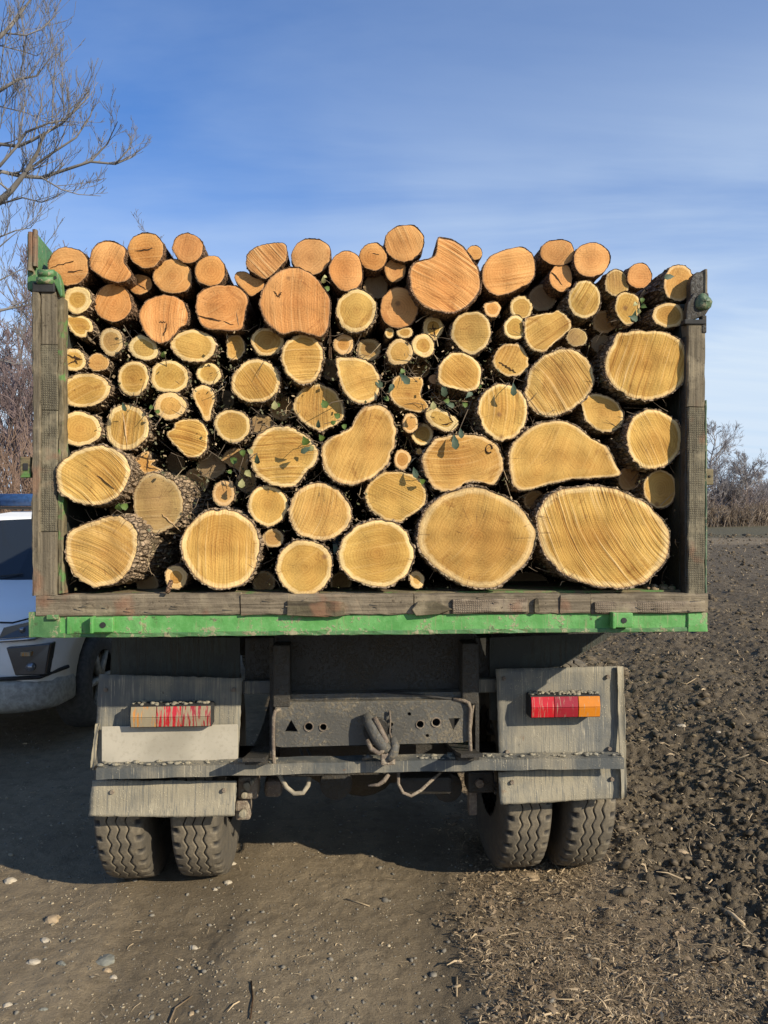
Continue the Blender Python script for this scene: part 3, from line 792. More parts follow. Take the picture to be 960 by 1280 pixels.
def grow(tw, p, d_, L, r, lev, rnd, up=0.25, kids=(5, 5, 4), spread=0.8, minr=0.003, sides=4):
    n = max(3, int(5 if lev < 2 else 4)); P = [np.array(p)]; dd = np.array(d_, float); dd /= np.linalg.norm(dd)
    for i in range(n):
        dd = dd + np.array([rnd.gauss(0, 0.10), rnd.gauss(0, 0.10), rnd.gauss(0, 0.07)+up*0.35/n*2]); dd /= np.linalg.norm(dd)
        P.append(P[-1] + dd*L/n)
    R = [max(minr, r*(1-0.72*i/n)) for i in range(n+1)]
    tw.seg(P, R, sides if lev < 2 else 3)
    if lev >= len(kids): return
    for c in range(kids[lev]):
        t = rnd.uniform(0.18, 1.0); i = min(n-1, int(t*n)); q = P[i] + (P[i+1]-P[i])*(t*n-i)
        ax = np.array([rnd.gauss(0, 1), rnd.gauss(0, 1), rnd.gauss(0, 1)]); tt = (P[i+1]-P[i]); tt /= np.linalg.norm(tt)
        ax -= tt*(ax @ tt); ax /= np.linalg.norm(ax)
        nd = tt*rnd.uniform(0.6, 1.0) + ax*spread*rnd.uniform(0.6, 1.1) + np.array([0, 0, up])
        grow(tw, q, nd, L*rnd.uniform(0.38, 0.68)*(1.1-0.4*t), max(minr, R[i]*0.6), lev+1, rnd, up, kids, spread, minr, sides)

# --- the near tree whose limbs reach in at the top left; its trunk stands outside the picture
rnd = random.Random(5)
def near_tree():
    root = empty('bare_tree', (-8.6, 10.2, 0)); tag(root, 'bare leafless tree whose long branches sweep in at the top left', 'tree')
    B = Vector((-8.6, 10.2, 0))
    tk = Tw(); tk.seg([(0, 0, -0.1), (0.1, 0, 1.2), (0.25, -0.1, 2.6), (0.35, -0.2, 4.2), (0.3, -0.3, 6.2), (0.5, -0.3, 8.5), (0.6, -0.3, 11)], [0.34, 0.27, 0.23, 0.19, 0.14, 0.08, 0.02], 14)
    tk.build('trunk', M['br'], root)
    limbs = [
     (3.6, [(0,251),(15,237),(33,214),(49,186),(55,165)], 0.050, 9.2),
     (4.2, [(0,214),(26,220),(52,222),(85,211),(113,202),(144,205),(165,196),(172,189)], 0.034, 9.0),
     (4.6, [(0,180),(23,183),(41,175),(77,155),(95,137),(111,121)], 0.030, 9.4),
     (4.4, [(0,207),(20,184),(33,165),(60,154),(82,150),(100,128),(112,112)], 0.022, 8.8),
     (5.6, [(0,113),(23,99),(46,95),(63,72)], 0.026, 9.3),
     (6.4, [(0,46),(15,31),(38,0),(50,-24)], 0.030, 9.0),
     (6.0, [(0,41),(33,44),(52,36),(70,20)], 0.014, 9.2),
     (5.8, [(0,57),(28,64),(46,70),(54,64)], 0.012, 9.4),
     (5.2, [(0,133),(33,141),(60,154)], 0.012, 9.6),
     (3.8, [(0,255),(28,247),(52,253),(80,240)], 0.016, 9.2),
     (3.4, [(0,296),(20,288),(38,285),(52,268)], 0.012, 9.5),
     (3.5, [(0,308),(14,296),(40,276)], 0.010, 9.0),
     (4.1, [(33,214),(67,190),(95,172),(113,145),(117,132)], 0.016, 9.1),
     (4.0, [(52,222),(77,237),(98,243),(126,245)], 0.010, 9.0),
     (4.2, [(113,202),(134,180),(147,152)], 0.012, 9.0),
     (4.2, [(144,205),(160,188),(170,165)], 0.010, 9.0),
     (4.6, [(65,155),(67,103),(71,57)], 0.010, 9.4),
     (4.6, [(80,140),(78,110),(78,83)], 0.009, 9.4),
     (5.0, [(25,95),(29,75),(30,46),(28,20)], 0.010, 9.3),
     (5.0, [(0,100),(4,60),(24,12),(22,-10)], 0.010, 9.3),
     (5.0, [(0,160),(8,120),(10,85)], 0.010, 9.1),
     (5.0, [(22,184),(30,140),(32,100)], 0.010, 9.1),
     (4.8, [(41,175),(52,130),(54,104)], 0.009, 9.3),
     (3.2, [(0,350),(20,340),(45,330)], 0.012, 9.6), (3.0, [(0,388),(20,384),(42,380)], 0.024, 9.6),
     (2.9, [(0,400),(18,415),(40,425)], 0.012, 9.6), (2.7, [(0,450),(20,455),(42,448)], 0.012, 9.6),
    ]
    tw = Tw()
    for zt, pts, r0, dd in limbs:
        P = []
        depth = dd
        wob = 0.0
        for a, b in pts:
            wob += rnd.gauss(0, 0.10)
            P.append(np.array(at_depth(a, b, depth+wob) - B))
        if pts[0][0] <= 0:
            s0 = np.array([0.33, -0.25, zt*0.93]); mid = (s0+P[0])*0.5 + np.array([0, 0, -0.15]); P = [s0, mid] + P
            r0 *= 0.8; R = [r0*1.7, r0*1.35] + [r0*(1-0.75*i/(len(pts)-1)) for i in range(len(pts))]
        else: R = [r0*(1-0.7*i/(len(pts)-1)) for i in range(len(pts))]
        tw.seg(P, R, 7)
        for c in range(int(2 + 1.9*len(pts))):
            i = rnd.randrange(max(0, len(P)-len(pts)), len(P)-1); t = rnd.random(); q = P[i]+(P[i+1]-P[i])*t
            tt = (P[i+1]-P[i]); tt /= np.linalg.norm(tt)
            nd = tt*0.7 + np.array([rnd.gauss(0, 0.45), rnd.gauss(0, 0.45), rnd.uniform(0.0, 0.8)])
            grow(tw, q, nd, rnd.uniform(0.25, 0.75)*(0.45 if q[0] > (at_depth(95, 200, 9.2)-B).x else 1.0), R[i]*0.35+0.0015, 1, rnd, 0.5, (0, 3, 2), 0.75, 0.0026, 4)
    # the rest of the crown, beyond the left edge
    for c in range(22):
        a = rnd.uniform(2.0, 4.6); z = rnd.uniform(3, 10.5)
        grow(tw, (0.35, -0.25, z), (math.cos(a), math.sin(a), 0.5), rnd.uniform(1.5, 3.0), 0.05, 0, rnd, 0.35, (5, 4), 0.75, 0.003, 5)
    tw.build('crown', M['br'], root)
near_tree()

def small_tree(x, y, H, label, mat=None, seed=1, kids=(7, 6, 5), minr=0.008, nb=9, spread=0.8, lean=0.0, group=None, r0=None, base=0.12):
    rn = random.Random(seed); root = empty('bare_tree', (x, y, ground_h(x, y)-0.05)); tag(root, label, 'tree', group)
    tk = Tw(); P = [np.array([0., 0, 0])]; n = 7
    for i in range(n): P.append(P[-1] + np.array([rn.gauss(lean, 0.035)*H, rn.gauss(0, 0.03)*H, H*0.85/n]))
    r0 = r0 or H*0.018
    tk.seg(P, [r0*(1-0.85*i/n) for i in range(n+1)], 8); tk.build('trunk', mat or M['brd'], root)
    tw = Tw()
    for c in range(nb):
        t = rn.uniform(base, 0.97); i = min(n-1, int(t*n)); q = P[i]+(P[i+1]-P[i])*(t*n-i)
        a = rn.uniform(0, 6.28)
        grow(tw, q, (math.cos(a)*0.8, math.sin(a)*0.8, 0.75), H*rn.uniform(0.28, 0.48)*(1.15-0.6*t), r0*0.5*(1-0.6*t), 0, rn, 0.3, kids, spread, minr, 4)
    tw.build('crown', mat or M['brd'], root)
# thicket seen left of the truck
small_tree(-9.6, 19.5, 7.6, 'bare bushy tree with purplish twigs left of the truck, the nearest of the thicket', M['brp'], 21, (6, 6, 5), 0.006, 22, base=0.05)
small_tree(-11.6, 22.5, 8.4, 'bare tree with dense purple-brown twigs at the left edge', M['brp'], 22, (6, 6, 5), 0.007, 22, base=0.05)
small_tree(-7.8, 23.0, 9.6, 'thin bare tree whose tips show above the first logs of the top row', M['brd'], 23, (5, 4, 4), 0.005, 10)
small_tree(-12.9, 27, 9.5, 'taller bare tree at the back of the left thicket', M['brd'], 24, (6, 5, 4), 0.008, 16, base=0.08)
small_tree(-9.4, 21.0, 8.9, 'slender bare tree rising behind the raised green board', M['brd'], 25, (5, 4, 3), 0.005, 8)
def brush(name, pts, H, n, mat, label, seed, minr=0.008, wid=1.5, cat='bushes'):
    rn = random.Random(seed); tw = Tw()
    for i in range(n):
        t = rn.random()*(len(pts)-1); k = int(t); f_ = t-k
        x = pts[k][0]+(pts[k+1][0]-pts[k][0])*f_ + rn.gauss(0, wid); y = pts[k][1]+(pts[k+1][1]-pts[k][1])*f_ + rn.gauss(0, wid)
        h = H*rn.uniform(0.45, 1.05)
        grow(tw, (x, y, 0.0), (rn.gauss(0, 0.25), rn.gauss(0, 0.25), 1), h, minr*1.6, 1, rn, 0.3, (0, 4, 3), 0.6, minr, 3)
    o = tw.build(name, mat); tag(o, label, cat, kind='stuff'); return o
brush('brushwood', [(-14, 18), (-10.5, 17.5), (-6.5, 18)], 2.9, 420, M['brr'], 'reddish brown leafless brushwood under the trees at the left', 31, 0.006, 0.9)
# hedge line across the field at the right
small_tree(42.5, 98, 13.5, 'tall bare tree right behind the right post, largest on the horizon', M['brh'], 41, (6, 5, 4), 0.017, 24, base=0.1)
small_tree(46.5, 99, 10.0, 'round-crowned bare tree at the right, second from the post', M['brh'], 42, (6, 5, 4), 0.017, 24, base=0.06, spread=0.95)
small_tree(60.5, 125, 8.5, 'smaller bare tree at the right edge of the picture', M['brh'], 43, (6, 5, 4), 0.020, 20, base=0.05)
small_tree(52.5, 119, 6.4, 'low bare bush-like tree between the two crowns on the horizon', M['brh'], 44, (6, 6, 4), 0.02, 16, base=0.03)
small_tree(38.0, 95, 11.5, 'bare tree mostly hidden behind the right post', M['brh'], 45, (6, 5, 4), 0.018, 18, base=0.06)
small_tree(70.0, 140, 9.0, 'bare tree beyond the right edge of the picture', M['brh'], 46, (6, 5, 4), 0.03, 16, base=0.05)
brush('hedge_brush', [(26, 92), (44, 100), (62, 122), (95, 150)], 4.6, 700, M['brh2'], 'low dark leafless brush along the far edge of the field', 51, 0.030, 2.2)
brush('reed_strip', [(24, 88), (43, 94), (60, 112), (95, 138)], 2.2, 1500, M['reed'], 'strip of dry brown reeds and tall grass at the field edge', 52, 0.030, 1.6, 'dry grass')
def hill():
    mb = Mb(); vs = []
    n = 60
    for i in range(n+1):
        x = -500 + 1000*i/n + 0; h = 9+2.5*math.sin(i*0.7)+1.6*math.sin(i*1.9)
        vs += [(x, 560, -1), (x, 575, h*0.7), (x, 600, h)]
    mb.add(vs, [(i*3+k, i*3+3+k, i*3+4+k, i*3+1+k) for i in range(n) for k in range(2)])
    o = mb.build('far_woods', M['farw'], None, True); tag(o, 'faint bluish far-off woods along the horizon', 'woods', kind='stuff')
M['farw'] = mat_simple('far_wood', (0.14, 0.13, 0.13), 0.95, 0, 0.15, 0.3, 0.5, 0.1)
hill()

# ================================================================== TRUCK
truck = empty('dump_truck', TO, (0, 0, YAW))
tag(truck, 'muddy tipper truck with green bed edge, seen from behind, loaded with cut logs', 'truck')

xl, _, _, _ = rect(36, 780, 884, 780, 0); _, xr, _, _ = rect(36, 780, 884, 780, 0)
z_sill0 = loc_at(36, 796, 0).z; z_sill1 = loc_at(36, 768.5, 0).z
z_floor = loc_at(460, 742, 0).z
BED_L = 4.4

def Q(name, px0, py0, px1, py1, y0, y1, mat, parent=truck, bevel=0.003, rough=None, dz=0):
    x0, x1, z0, z1 = rect(px0, py0, px1, py1, y0)
    mb = Mb()
    if rough: mb.rough(x0, x1, y0, y1, z0+dz, z1+dz, rough)
    else: mb.box(x0, x1, y0, y1, z0+dz, z1+dz)
    return mb.build(name, mat, parent, bevel=0 if rough else bevel)

# --- green rear sill with a slightly wavy lower lip
mb = Mb(); mb.rough(xl, xr, 0.0, 0.09, z_sill0, z_sill1, 0.0012, seg=70, ch=0.005)
sill = mb.build('rear_sill', M['green'], truck)
mb = Mb(); mb.rough(xl + 0.005, xr - 0.01, -0.006, 0.0, z_sill0 - 0.003, z_sill0 + 0.012, 0.0018, seg=80, ch=0.002)
mb.build('sill_lip', M['green_old'], sill)
# end plates and paint patches that stand proud of the sill
Q('end_plate', 36, 765, 74, 797, -0.008, 0.0, M['green_old'], sill, rough=0.0015)
Q('end_plate', 860, 763, 884.5, 789.5, -0.008, 0.0, M['green'], sill, rough=0.0012)
Q('patch_plate', 84, 771, 177, 792, -0.010, 0.0, M['green'], sill, rough=0.0015)
mb = Mb(); x0, x1, z0, z1 = rect(36, 766, 60, 766.5, -0.02); p = loc_at(64, 772, -0.03)
mb.box(p.x-0.02, p.x+0.02, -0.022, -0.008, p.z-0.008, p.z+0.008); mb.build('latch_lug', M['green_old'], sill, bevel=0.002)
for px0, px1, py0, py1 in ((116, 142, 771.5, 790), (766, 790, 766, 784)):
    x0, x1, z0, z1 = rect(px0, py0, px1, py1, -0.03)
    mb = Mb(); mb.box(x0, x1, -0.040, -0.010, z0, z1); mb.box(x0-0.006, x0+0.006, -0.046, -0.010, z0-0.003, z1+0.003)
    tab = mb.build('hinge_tab', M['green'], sill, bevel=0.003)
    mb = Mb(); c = ((x0+x1)/2+0.002, (z0+z1)/2)
    mb.tube([(c[0], -0.0425, c[1]), (c[0], -0.038, c[1])], 0.0105, 16)
    mb.build('bolt_hole', M['black'], tab)  # black disc on the tab, painting the dark inside of a hole
# --- timber beam on top of the sill: separate boards
zb1 = loc_at(460, 743, -0.01).z
def beam(px0, px1, py0, py1, y0, mat, amp=0.003, name='timber_board'):
    x0 = loc_at(px0, 755, y0).x; x1 = loc_at(px1, 755, y0).x
    xm = (px0+px1)/2
    zt = loc_at(xm, py0, y0).z; zbm = loc_at(xm, py1, y0).z
    mb = Mb(); mb.rough(x0, x1, y0, 0.055, zbm, zt, amp); return mb.build(name, mat, truck)
beam(45, 300, 743, 769.5, -0.010, M['timber_x'], 0.002)
beam(301, 361, 744, 769, -0.016, M['timber_x'])
beam(359, 431, 752, 770.5, -0.024, M['timber_dark'], 0.004, 'splintered_board')
beam(359, 517, 743, 768.5, -0.009, M['timber_x'], 0.002)
beam(518, 700, 743, 767.5, -0.008, M['timber_x'], 0.002)
beam(566, 660, 749, 766, -0.020, M['ply_x'], 0.002, 'checked_board')
beam(701, 738, 744, 767, -0.014, M['timber_x'])
beam(739, 885, 742.5, 767.5, -0.008, M['timber_x'], 0.002)
beam(744, 882, 752, 766, -0.020, M['ply_x'], 0.002, 'checked_board')
beam(668, 674, 749, 766, -0.022, M['timber_dark'], 0.003, 'wood_splinter')
# tapering loose wedge
p0 = loc_at(515, 762, -0.03); p1 = loc_at(522, 753, -0.03); p2 = loc_at(545, 752, -0.03); p3 = loc_at(566, 762, -0.03); p4 = loc_at(520, 770, -0.03); p5 = loc_at(548, 768, -0.03)
mb = Mb(); mb.prism_y([(q.x, q.z) for q in (p0, p4, p5, p3, p2, p1)], -0.028, -0.004); mb.build('loose_wedge', M['timber_dark'], truck, bevel=0.003)
mb = Mb()
for i in range(26):
    px = random.uniform(60, 870); a = loc_at(px, random.uniform(744, 764), -0.026); l = random.uniform(0.01, 0.05)
    mb.tube([a, a + Vector((l, random.uniform(-0.008, 0.0), random.uniform(-0.006, 0.006)))], [0.0022, 0.0006], 4)
tag(mb.build('beam_splinters', M['timber_x'], truck), kind='stuff')

# --- bed floor and walls
xi0 = loc_at(79, 600, 0).x; xi1 = loc_at(857, 600, 0).x
mb = Mb(); mb.box(xl+0.03, xr-0.03, 0.056, BED_L, z_floor - 0.05, z_floor)
mb.build('bed_floor', M['timber_g'], truck)
mb = Mb()
for i in range(9):
    y = 0.3 + i*0.5; mb.box(xl+0.04, xr-0.04, y, y+0.09, z_sill0-0.03, z_floor-0.052)
mb.build('floor_crossmembers', M['steel'], truck)
zlt = loc_at(45, 292, 0.03).z; zrt = loc_at(868, 339, 0.03).z
for name, a, b, zt in (('side_wall', xl+0.02, xi0-0.002, zlt), ('side_wall', xi1+0.002, xr-0.02, zrt)):
    mb = Mb(); mb.box(a, b, 0.056, BED_L, z_floor+0.001, z_floor + 1.10)
    wl = mb.build(name, M['wall'], truck)
    # ribs on the outside and rail on top
    for i in range(7):
        mb = Mb(); y = 0.12 + i*0.68
        s_ = -1 if a < 0 else 1
        xo = a if s_ < 0 else b
        mb.box(min(xo, xo+s_*0.035), max(xo, xo+s_*0.035), y, y+0.07, z_sill0+0.02, z_floor+1.08); mb.build('wall_rib', M['green'], wl, bevel=0.004)
mb = Mb(); mb.box(xl+0.02, xr-0.02, BED_L, BED_L+0.06, z_floor-0.05, z_floor+1.3); mb.build('head_board', M['wall'], truck, bevel=0.01)
for a, b in ((xl+0.012, xl+0.10), (xr-0.10, xr-0.012)):
    mb = Mb(); mb.box(a, b, 0.092, BED_L, z_sill0+0.004, z_floor-0.055); mb.build('side_rail', M['green'], truck, bevel=0.005)

def pp0(a, b):
    q = loc_at(a, b, 0); return (q.x, q.z)
# left raised board (green inside), tapering down forwards
a = loc_at(44.5, 292, 0.03); xb = a.x
mb = Mb(); mb.prism_x([(0.03, z_floor+1.105), (0.03, a.z), (0.34, a.z-0.035), (1.4, a.z-0.05), (1.4, z_floor+1.105)], xb-0.03, xb+0.006)
rb = mb.build('raised_side_board', M['green_old'], truck, bevel=0.003)
mb = Mb(); mb.rough(xb-0.018, xb-0.002, 0.0, 0.028, loc_at(44, 338, 0).z, a.z-0.004, 0.0015); mb.build('board_end', M['timber_z'], rb)
mb = Mb(); mb.rough(xb-0.002, xb+0.012, 0.002, 0.026, loc_at(44, 332, 0).z, a.z+0.006, 0.002); mb.build('board_end', M['timber_z'], rb)
# right raised board (in its own shade)
b_ = loc_at(868, 339, 0.03)
mb = Mb(); mb.prism_x([(0.05, z_floor+1.105), (0.05, b_.z-0.02), (0.10, b_.z), (1.4, b_.z), (1.4, z_floor+1.105)], b_.x+0.004, b_.x+0.04)
rb2 = mb.build('raised_side_board', M['green_old'], truck, bevel=0.004)
mb = Mb(); mb.prism_y([pp0(865,392), pp0(865,352), pp0(868,343), pp0(873,338.5), pp0(882,338.5), pp0(882,392)][::-1], 0.012, 0.05); mb.build('board_end', M['steel'], rb2, bevel=0.004)  # dark steel colour stands for the shaded side of the board end
mb = Mb(); mb.rough(loc_at(881.5,350,0).x, loc_at(886,350,0).x, 0.008, 0.05, loc_at(870, 375, 0).z, b_.z+0.002, 0.0015); mb.build('board_end', M['timber_z'], rb2)
# left hinge knuckles
q0 = loc_at(47, 341, -0.02); q1 = loc_at(67, 341, -0.02)
mb = Mb(); mb.tube([(q0.x, -0.012, q0.z), (q1.x, -0.012, q1.z)], 0.014, 14)
hk = mb.build('hinge_knuckle', M['green_old'], truck, True)
q0 = loc_at(46, 350, -0.02); q1 = loc_at(66, 350, -0.02)
mb = Mb(); mb.tube([(q0.x, -0.014, q0.z), (q1.x, -0.014, q1.z)], 0.0135, 14); mb.build('hinge_knuckle', M['green_old'], truck, True)
pts = [loc_at(66, 337, -0.005), loc_at(73, 341, -0.005), loc_at(77, 352, -0.005), loc_at(79, 370, -0.005), loc_at(76, 372, -0.005), loc_at(70, 358, -0.005), loc_at(64, 350, -0.005)]
mb = Mb(); mb.prism_y([(q.x, q.z) for q in pts][::-1], -0.012, 0.02); mb.build('hinge_ear', M['green_old'], hk, bevel=0.004)
c = loc_at(68.5, 347, -0.014); mb = Mb(); mb.tube([(c.x, -0.0145, c.z), (c.x, -0.01, c.z)], 0.006, 12); mb.build('ear_hole', M['black'], hk)  # black disc painting the dark of the ear's hole
Q('rubber_pad', 40, 352.5, 68, 365, -0.016, 0.03, M['black'], bevel=0.004)
# right hinge: bracket, ball and strap
c = loc_at(879, 378, 0.0)
mb = Mb(); n = 12; vs = []; 
for i in range(7):
    th = math.pi * i / 6
    for k in range(14):
        q = 2*math.pi*k/14; rr = 0.036 * (1 + 0.10*math.sin(3*q+i))
        vs.append((c.x + rr*math.sin(th)*math.cos(q)*0.9, 0.002 - rr*math.cos(th)*0.7, c.z + rr*math.sin(th)*math.sin(q)*0.95))
mb.add(vs, [(i*14+k, i*14+(k+1) % 14, (i+1)*14+(k+1) % 14, (i+1)*14+k) for i in range(6) for k in range(14)])
mb.build('hinge_ball', M['green_dull'], truck, True)
pts = [loc_at(858, 392, 0), loc_at(860, 378, 0), loc_at(868, 366, 0), loc_at(886, 366, 0), loc_at(888, 384, 0), loc_at(882, 394, 0), loc_at(858, 402, 0)]
mb = Mb(); mb.prism_y([(q.x, q.z) for q in pts][::-1], 0.0, 0.03); mb.build('hinge_bracket', M['steel'], truck, bevel=0.004)
Q('hinge_strap', 856, 399, 883, 405, -0.016, 0.02, M['black'], bevel=0.003)
Q('hinge_strap', 878, 394, 883.5, 416, -0.012, 0.02, M['steel'], bevel=0.003)
# --- corner posts: boards one above the other
Q('post_board', 40, 365, 50, 745, -0.014, 0.05, M['timber_z'], rough=0.0028)
Q('post_board', 50.5, 365, 71, 430, -0.006, 0.05, M['timber_z'], rough=0.0015)
Q('post_board', 49, 431, 72, 512, -0.006, 0.05, M['ply_z'], rough=0.0016)
Q('post_board', 49, 513, 71.5, 664, -0.004, 0.05, M['ply_z'], rough=0.0016)
Q('post_board', 47.5, 665, 70.5, 744, -0.012, 0.05, M['timber_z'], rough=0.0018)
Q('post_edge', 72, 372, 79, 742, 0.0, 0.05, M['timber_gz'], rough=0.0025)
Q('post_board', 859.5, 405, 881.5, 508, -0.008, 0.05, M['timber_z'], rough=0.0018)
Q('post_board', 860, 509, 881.5, 744, -0.004, 0.05, M['ply_z'], rough=0.0018)
Q('post_edge', 856.5, 420, 860, 742, 0.006, 0.05, M['steel'], rough=0.001)
Q('post_edge', 881.6, 500, 884, 765, 0.0, 0.04, M['green_dull'], rough=0.001)
for a_, b__, c_, d__ in ((25, 571, 38.5, 597), (882.5, 586, 892, 606)):
    o_ = Q('side_lug', a_, b__, c_, d__, 0.0, 0.03, M['timber_g'], bevel=0.003)
    Q('lug_hole', a_+3.5, b__+8, c_-3.5, d__-9, -0.003, 0.0, M['black'], o_)  # black plate on the lug, painting the dark of its hole

# --- chassis
mb = Mb(); xa = loc_at(345, 860, 0.45).x; xb_ = loc_at(594, 860, 0.45).x; xc = (xa+xb_)/2
for s_ in (-1, 1):
    mb = Mb(); x_ = xc + s_*0.40
    z0, z1 = 0.93, 1.19
    mb.box(x_-0.035, x_+0.035, 0.42, 6.3, z0, z1); mb.build('chassis_rail', M['steel'], truck, bevel=0.005)
mb = Mb(); x0, x1, z0, z1 = rect(343, 797, 596, 872, 0.52); mb.box(x0, x1, 0.52, 0.58, z0, z1+0.03); mb.build('rear_crossmember', M['steel'], truck, bevel=0.01)
mb = Mb(); x0, x1, z0, z1 = rect(341, 866, 596, 874, 0.46); mb.box(x0, x1, 0.455, 0.56, z0, z1); mb.build('crossmember_flange', M['steel_g'], truck, bevel=0.004)
for px0, px1 in ((306, 343), (596, 618)):
    Q('body_bracket', px0, 797, px1, 862, 0.62, 0.75, M['steel'], bevel=0.01)
for px0, px1, py0, py1 in ((303, 345, 851, 868), (592, 621, 849, 866)):
    Q('guard_stay', px0, py0, px1, py1, 0.56, 0.60, M['mud_d'], bevel=0.006)
Q('support_strut', 337, 797, 342, 962, 0.46, 0.49, M['steel'], bevel=0.002)
Q('support_strut', 594, 797, 599, 940, 0.46, 0.49, M['steel'], bevel=0.002)
mb = Mb(); mb.box(xc-1.05, xc+1.05, 0.9, 2.4, 1.06, 1.20); mb.build('subframe_panel', M['steel'], truck, bevel=0.01)

# towbar crossmember with real holes
def plate_holes(name, outer, holes, y, th, mat, parent):
    cu = bpy.data.curves.new(name, 'CURVE'); cu.dimensions = '2D'; cu.fill_mode = 'BOTH'; cu.extrude = th/2
    for loop in [outer] + holes:
        sp = cu.splines.new('POLY'); sp.points.add(len(loop)-1)
        for i, (x, z) in enumerate(loop): sp.points[i].co = (x, z, 0, 1)
        sp.use_cyclic_u = True
    ob = bpy.data.objects.new(name+'_tmp', cu); C.objects.link(ob)
    bpy.context.view_layer.update()
    dg = bpy.context.evaluated_depsgraph_get()
    me = bpy.data.meshes.new_from_object(ob.evaluated_get(dg))
    bpy.data.objects.remove(ob); bpy.data.curves.remove(cu)
    me.transform(Matrix.Rotation(math.radians(90), 4, 'X')); me.transform(Matrix.Translation((0, y, 0)))
    me.materials.clear(); me.name = name
    return link(name, me, mat, parent)
YB = 0.43
def pp(px, py, y=YB):
    q = loc_at(px, py, y); return (q.x, q.z)
def circ(px, py, r, y=YB, n=16):
    x, z = pp(px, py, y); rr = r/288.0
    return [(x+rr*math.cos(2*math.pi*k/n), z+rr*math.sin(2*math.pi*k/n)) for k in range(n)]
outer = [pp(344, 884), pp(352, 880.5), pp(580, 876.5), pp(586, 879), pp(585.5, 925), pp(578, 927.5), pp(352, 933.5), pp(344.5, 932)]
holes = [[pp(364, 899), pp(356, 914.5), pp(372.5, 914)], [pp(560.5, 897.5), pp(575, 897), pp(566.5, 912)],
         circ(386, 908, 4.6), circ(404, 908.5, 3.9), circ(545, 902.5, 4.8), circ(525, 905, 4.2), circ(489, 905, 2.4), circ(511.5, 892, 2.2), circ(534, 919, 2.2)]
tb = plate_holes('towbar_crossmember', outer, holes, YB, 0.012, M['steel_g'], truck)
x0, z0 = pp(345, 931); x1, z1 = pp(586, 881)
mb = Mb(); mb.box(x0+0.01, x1-0.01, YB+0.10, YB+0.13, z0-0.02, z1); mb.build('dark_hole_backing', M['black'], tb)  # black box added behind the plate so its holes look dark
mb = Mb(); mb.box(x0, x1, YB-0.004, YB+0.12, z1+0.010, z1+0.022); mb.build('crossmember_top', M['steel_g'], tb, bevel=0.004)
mb = Mb(); mb.box(x0+0.02, x1-0.02, YB+0.0065, YB+0.09, z0-0.006, z0+0.006); mb.build('crossmember_bottom', M['steel'], tb)
# stamped rims of two round holes
for px, py, r in ((386, 908, 4.8), (404, 908.5, 4.1), (545, 902.5, 5.0), (525, 905, 4.4)):
    x, z = pp(px, py); rr = r/288.0
    mb = Mb(); n = 18
    vs = []
    for k in range(n):
        q = 2*math.pi*k/n
        for a_, yy in ((rr*0.95, YB-0.0065), (rr*1.2, YB-0.010), (rr*1.28, YB-0.0065)):
            vs.append((x+a_*math.cos(q), yy, z+a_*math.sin(q)))
    fs = [(k*3+j, k*3+j+1, ((k+1) % n)*3+j+1, ((k+1) % n)*3+j) for k in range(n) for j in range(2)]
    mb.add(vs, fs); mb.build('hole_rim', M['rust'], tb, True)

# side loops (bent round bars)
def loop_bar(pts, y, r=0.008, name='loop_bar', mat=None):
    mb = Mb(); mb.tube([(*pp(a, b, yy)[:1], yy, pp(a, b, yy)[1]) for a, b, yy in pts], r, 10)
    return mb.build(name, mat or M['rust'], truck, True)
loop_bar([(366, 884, .46), (350, 886, .43), (344, 889, .41), (342, 896, .41), (341.5, 920, .41), (342, 945, .41), (343, 957, .41), (348, 961, .42)], .4)
loop_bar([(566, 874, .43), (580, 876, .42), (586, 879, .41), (588, 886, .41), (587, 910, .41), (588, 935, .41), (588.5, 949, .41)], .4)
loop_bar([(592, 880, .44), (590, 892, .44), (589, 905, .44), (586, 925, .44)], .4, 0.005, 'thin_rod')
loop_bar([(430, 868, .50), (480, 866, .46), (520, 868, .45), (566, 874, .43)], .4, 0.004, 'cable', M['black'])
loop_bar([(360, 882, .46), (380, 878, .45), (405, 874, .45)], .4, 0.0045, 'cable', M['black'])

# bumper bar: an angle section across the whole width
yb = 0.40
xL = loc_at(120, 970, yb).x; xR = loc_at(780, 953, yb).x
zb = loc_at(480, 953.5, yb).z
mb = Mb()
prof = [(yb, zb-0.046), (yb, zb), (yb+0.075, zb+0.004), (yb+0.075, zb-0.006), (yb+0.010, zb-0.009), (yb+0.010, zb-0.046)]
nseg = 60; vs = []
for i in range(nseg+1):
    x = xL + (xR-xL)*i/nseg
    dzz = 0.0011*math.sin(i*0.9) + random.gauss(0, 0.0006) + (0.006*math.sin(math.pi*i/nseg))
    for (y_, z_) in prof: vs.append((x, y_ + 0.0008*math.sin(i*0.6), z_ + dzz))
k_ = len(prof)
fs = [(i*k_+j, i*k_+(j+1) % k_, (i+1)*k_+(j+1) % k_, (i+1)*k_+j) for i in range(nseg) for j in range(k_)] + [tuple(range(k_)), tuple(range(nseg*k_, nseg*k_+k_))]
mb.add(vs, fs); bumper = mb.build('bumper_bar', M['mud_d'], truck)
